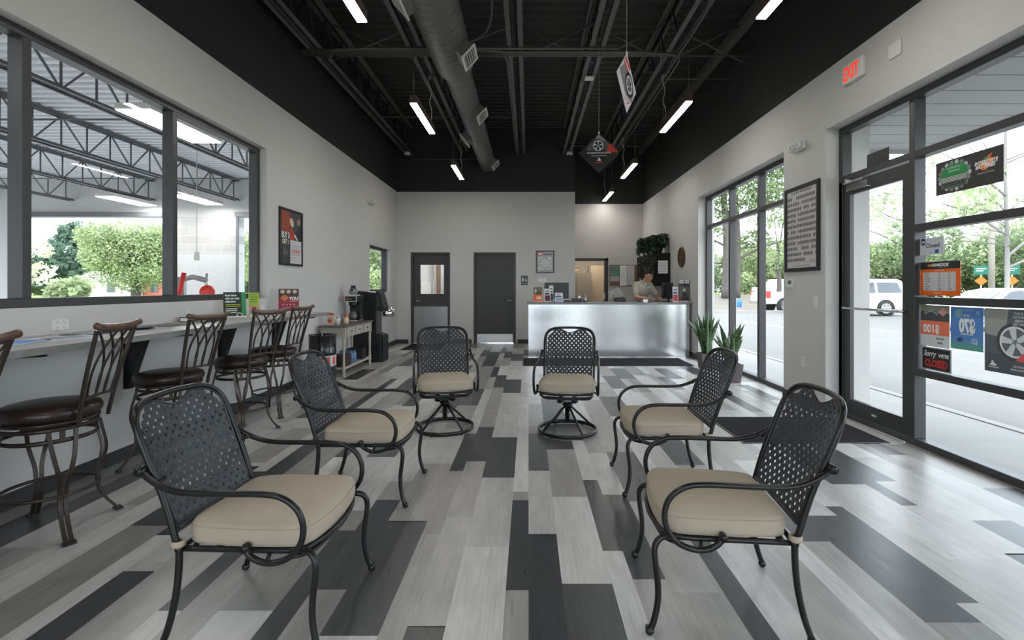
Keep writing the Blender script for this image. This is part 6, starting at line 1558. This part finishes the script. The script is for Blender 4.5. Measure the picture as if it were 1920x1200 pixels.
def house(loc, w, d, h, m, rm, label, win):
    r = thing('house', label, 'house', loc); mb = MB(); mb.box((-w / 2, 0, 0), (w / 2, d, h), m); mb.build('walls', r)
    mb = MB(); mb.add([(-w / 2 - .4, -.4, h), (w / 2 + .4, -.4, h), (w / 2 + .4, d + .4, h), (-w / 2 - .4, d + .4, h), (-w / 2 - .4, d / 2, h + 1.3), (w / 2 + .4, d / 2, h + 1.3)], [(0, 1, 5, 4), (2, 3, 4, 5), (1, 2, 5), (3, 0, 4), (3, 2, 1, 0)], rm); mb.build('roof', r)
    for x in win: mb = MB(); mb.box((x - .5, -.05, .9), (x + .5, 0, 2.0), carglass); mb.build('window', r)
roofm = mat('grey_shingles', (.30, .29, .29), .9)
house((-53, 60, -.14), 7, 6, 2.3, col(214, 214, 212), roofm, 'small white house left of the large round tree trunk', (-2, 1.2)); house((-46.5, 62, -.14), 6, 6, 2.3, col(160, 92, 76), roofm, 'small red brick house behind the large round tree', (-1.5, 1.5))
# right, beyond the parking lot
pine = leaf_b
blobtree('pine_tree', 'thick-trunked pine at the left of the tall window', (16.3, 40, .45), 13, .36, [((-1.8, 0, 5.4), (1.6, 1.6, .9)), ((1.6, -.6, 8.6), (2.2, 1.8, 1.3)), ((-2.2, 0, 8.6), (2.0, 1.8, 1.3)), ((.6, 0, 12), (3, 2.5, 1.6)), ((-.2, .6, 10.2), (2.6, 2, 1.2))], pine, .14, 330, seed=31, group=None)
blobtree('pine_tree', 'slimmer leaning pine in the middle pane of the tall window', (17.5, 40.5, .45), 13, .24, [((1.4, 0, 4.9), (1.5, 1.3, .8)), ((-1.4, 0, 7.4), (1.6, 1.4, .9)), ((2.4, -.4, 8.6), (2.2, 1.8, 1.2)), ((.4, 0, 11.8), (3, 2.5, 1.6)), ((3.4, 0, 11), (1.8, 1.8, 1.3))], pine, .14, 330, seed=32, branches=[((-.1, 0, 3.2), (3.6, -.6, 4.8), .14), ((0, 0, 2.6), (-2.6, -.4, 2.9), .12)])
blobtree('broadleaf_tree', 'bright green tree in the right pane of the tall window', (21.2, 41, .2), 5, .22, [((0, 0, 4.2), (1.7, 1.6, 1.4)), ((-.4, 0, 7.6), (2.2, 1.8, 1.4)), ((.8, 0, 10.4), (2.4, 2, 1.6))], leaf_a, .13, 330, seed=33)
blobtree('street_tree', 'slender pale trunked tree standing behind the storefront signs', (17.4, 17.6, -.14), 8.2, .085, rblobs(34, 16, 3.3, 5.6, 2.2, .72), leaf_a, .09, 330, seed=34, bmat=mat('pale_bark', (.22, .21, .20), .9),
         branches=[((0, 0, 2.6), (2.4, .3, 4.0), .06), ((0, 0, 3.4), (-2.2, .2, 4.6), .06), ((0, 0, 4.2), (2.6, 0, 6), .05), ((0, 0, 2.2), (3.0, -.3, 3.2), .045), ((0, 0, 4.8), (-2.4, 0, 6.4), .05)])
blobtree('sparse_tree', 'sparse small-leaved tree seen through the glass door', (16.75, 21.0, -.14), 6.0, .08, rblobs(35, 16, 3.6, 4.4, 1.5, .6), leaf_a, .08, 240, seed=35, branches=[((0, 0, 3), (-2.8, 0, 4.2), .04), ((0, 0, 2.4), (2.2, 0, 3.7), .04)])
rt = blobtree('roadside_tree', 'leafy tree of the roadside row beyond the parking lot', (34, 52, 0), 5, .3, rblobs(40, 12, 3.4, 3.6, 2.2, 1.9), leaf_a, .17, 260, group='roadside trees beyond the parking lot', seed=40)
rt2 = blobtree('roadside_tree', 'darker leafy tree of the roadside row beyond the parking lot', (40, 50, 0), 5, .3, rblobs(41, 12, 3.4, 4.2, 2.6, 1.9), leaf_b, .17, 260, group='darker roadside trees beyond the parking lot', seed=41)
for i, (x, y, k) in enumerate(((22, 66, 1), (28, 60, 0), (32, 62, 1), (27, 72, 0), (38, 56, 0), (45, 54, 0), (46, 47, 1), (51, 50, 0), (54, 43, 1), (58, 47, 0), (49, 40, 0), (62, 40, 0), (43, 60, 1), (15, 75, 0), (34, 70, 1))):
    src = (rt, rt2)[k]; dup(src, (x, y, 0), i * .9)
# pole with street signs
up_ = thing('utility_pole', 'grey utility pole behind the white sedan', 'pole', (27.2, 28.4, -.14)); mb = MB(); mb.lathe([(.16, 0), (.14, 4), (.11, 9)], mat('pole_wood', (.26, .23, .20), .9), 14); mb.build('pole_shaft', up_)
mb = MB(); mb.box((-1, -.06, 8.3), (1, .06, 8.45), bark); mb.build('cross_arm', up_)
def streetsign(x, y, a, lab, tlab):
    r = thing('street_sign', lab, 'street sign', (x, y, 2.1), a); g = col(8, 92, 72)
    mb = MB(); mb.box((-.32, -.02, .0), (.32, 0, .52), g); mb.rect(-.22, .32, .22, .36, -.021, white_ink); mb.rect(-.22, .2, .1, .24, -.021, white_ink); mb.build('sign_plate', r)
    mb = MB(); mb.prism([(0, -.65), (.28, -.37), (0, -.09), (-.28, -.37)], -.02, 0, col(170, 100, 14)); mb.build('warning_plate', r)
    mb = MB(); mb.tube([(0, .03, -2.23), (0, .03, .5)], .035, steel, 8); mb.build('post', r)
streetsign(26.2, 28.0, R(-40), 'green street sign over a yellow diamond, left of the utility pole', 0); streetsign(27.6, 27.6, R(-40), 'green street sign over a yellow diamond, right of the utility pole', 0)
t = thing('litter_barrel', 'blue litter barrel by the roadside seen in the tall window', 'barrel', (14.55, 33.4, 0)); mb = MB(); mb.lathe([(.15, -.1), (.17, .1), (.17, .3), (.15, .55)], col(50, 110, 190), 18); mb.build('barrel_body', t)
t = thing('pickup_truck', 'distant white truck just visible beside the parked pickup', 'car', (22.9, 44, .25), PI)
lo = [(-1.2, .45), (.0, .45), (.0, 1.4), (-1.2, 1.4)]
mb = MB(); mb.prism([(-2.2, .4), (2.2, .4), (2.2, 1.1), (1.2, 1.2), (.6, 1.85), (-2.2, 1.85)], -.9, .9, carwhite); mb.build('body', t, bevel=.05)
for x in (-1.5, 1.4):
    for y in (-.8, .8): wheel(t, x, y, .36)
for i, z in enumerate((6.6, 6.9, 7.3)):
    mb = MB(); mb.tube([(-20, 62, z), (20, 60.5, z - .5), (70, 60, z)], .02, ink, 4); tag(mb.build('power_line'), 'thin power line crossing behind the roadside trees, %s of three' % ('lowest', 'middle', 'highest')[i], 'power line', 'power lines')
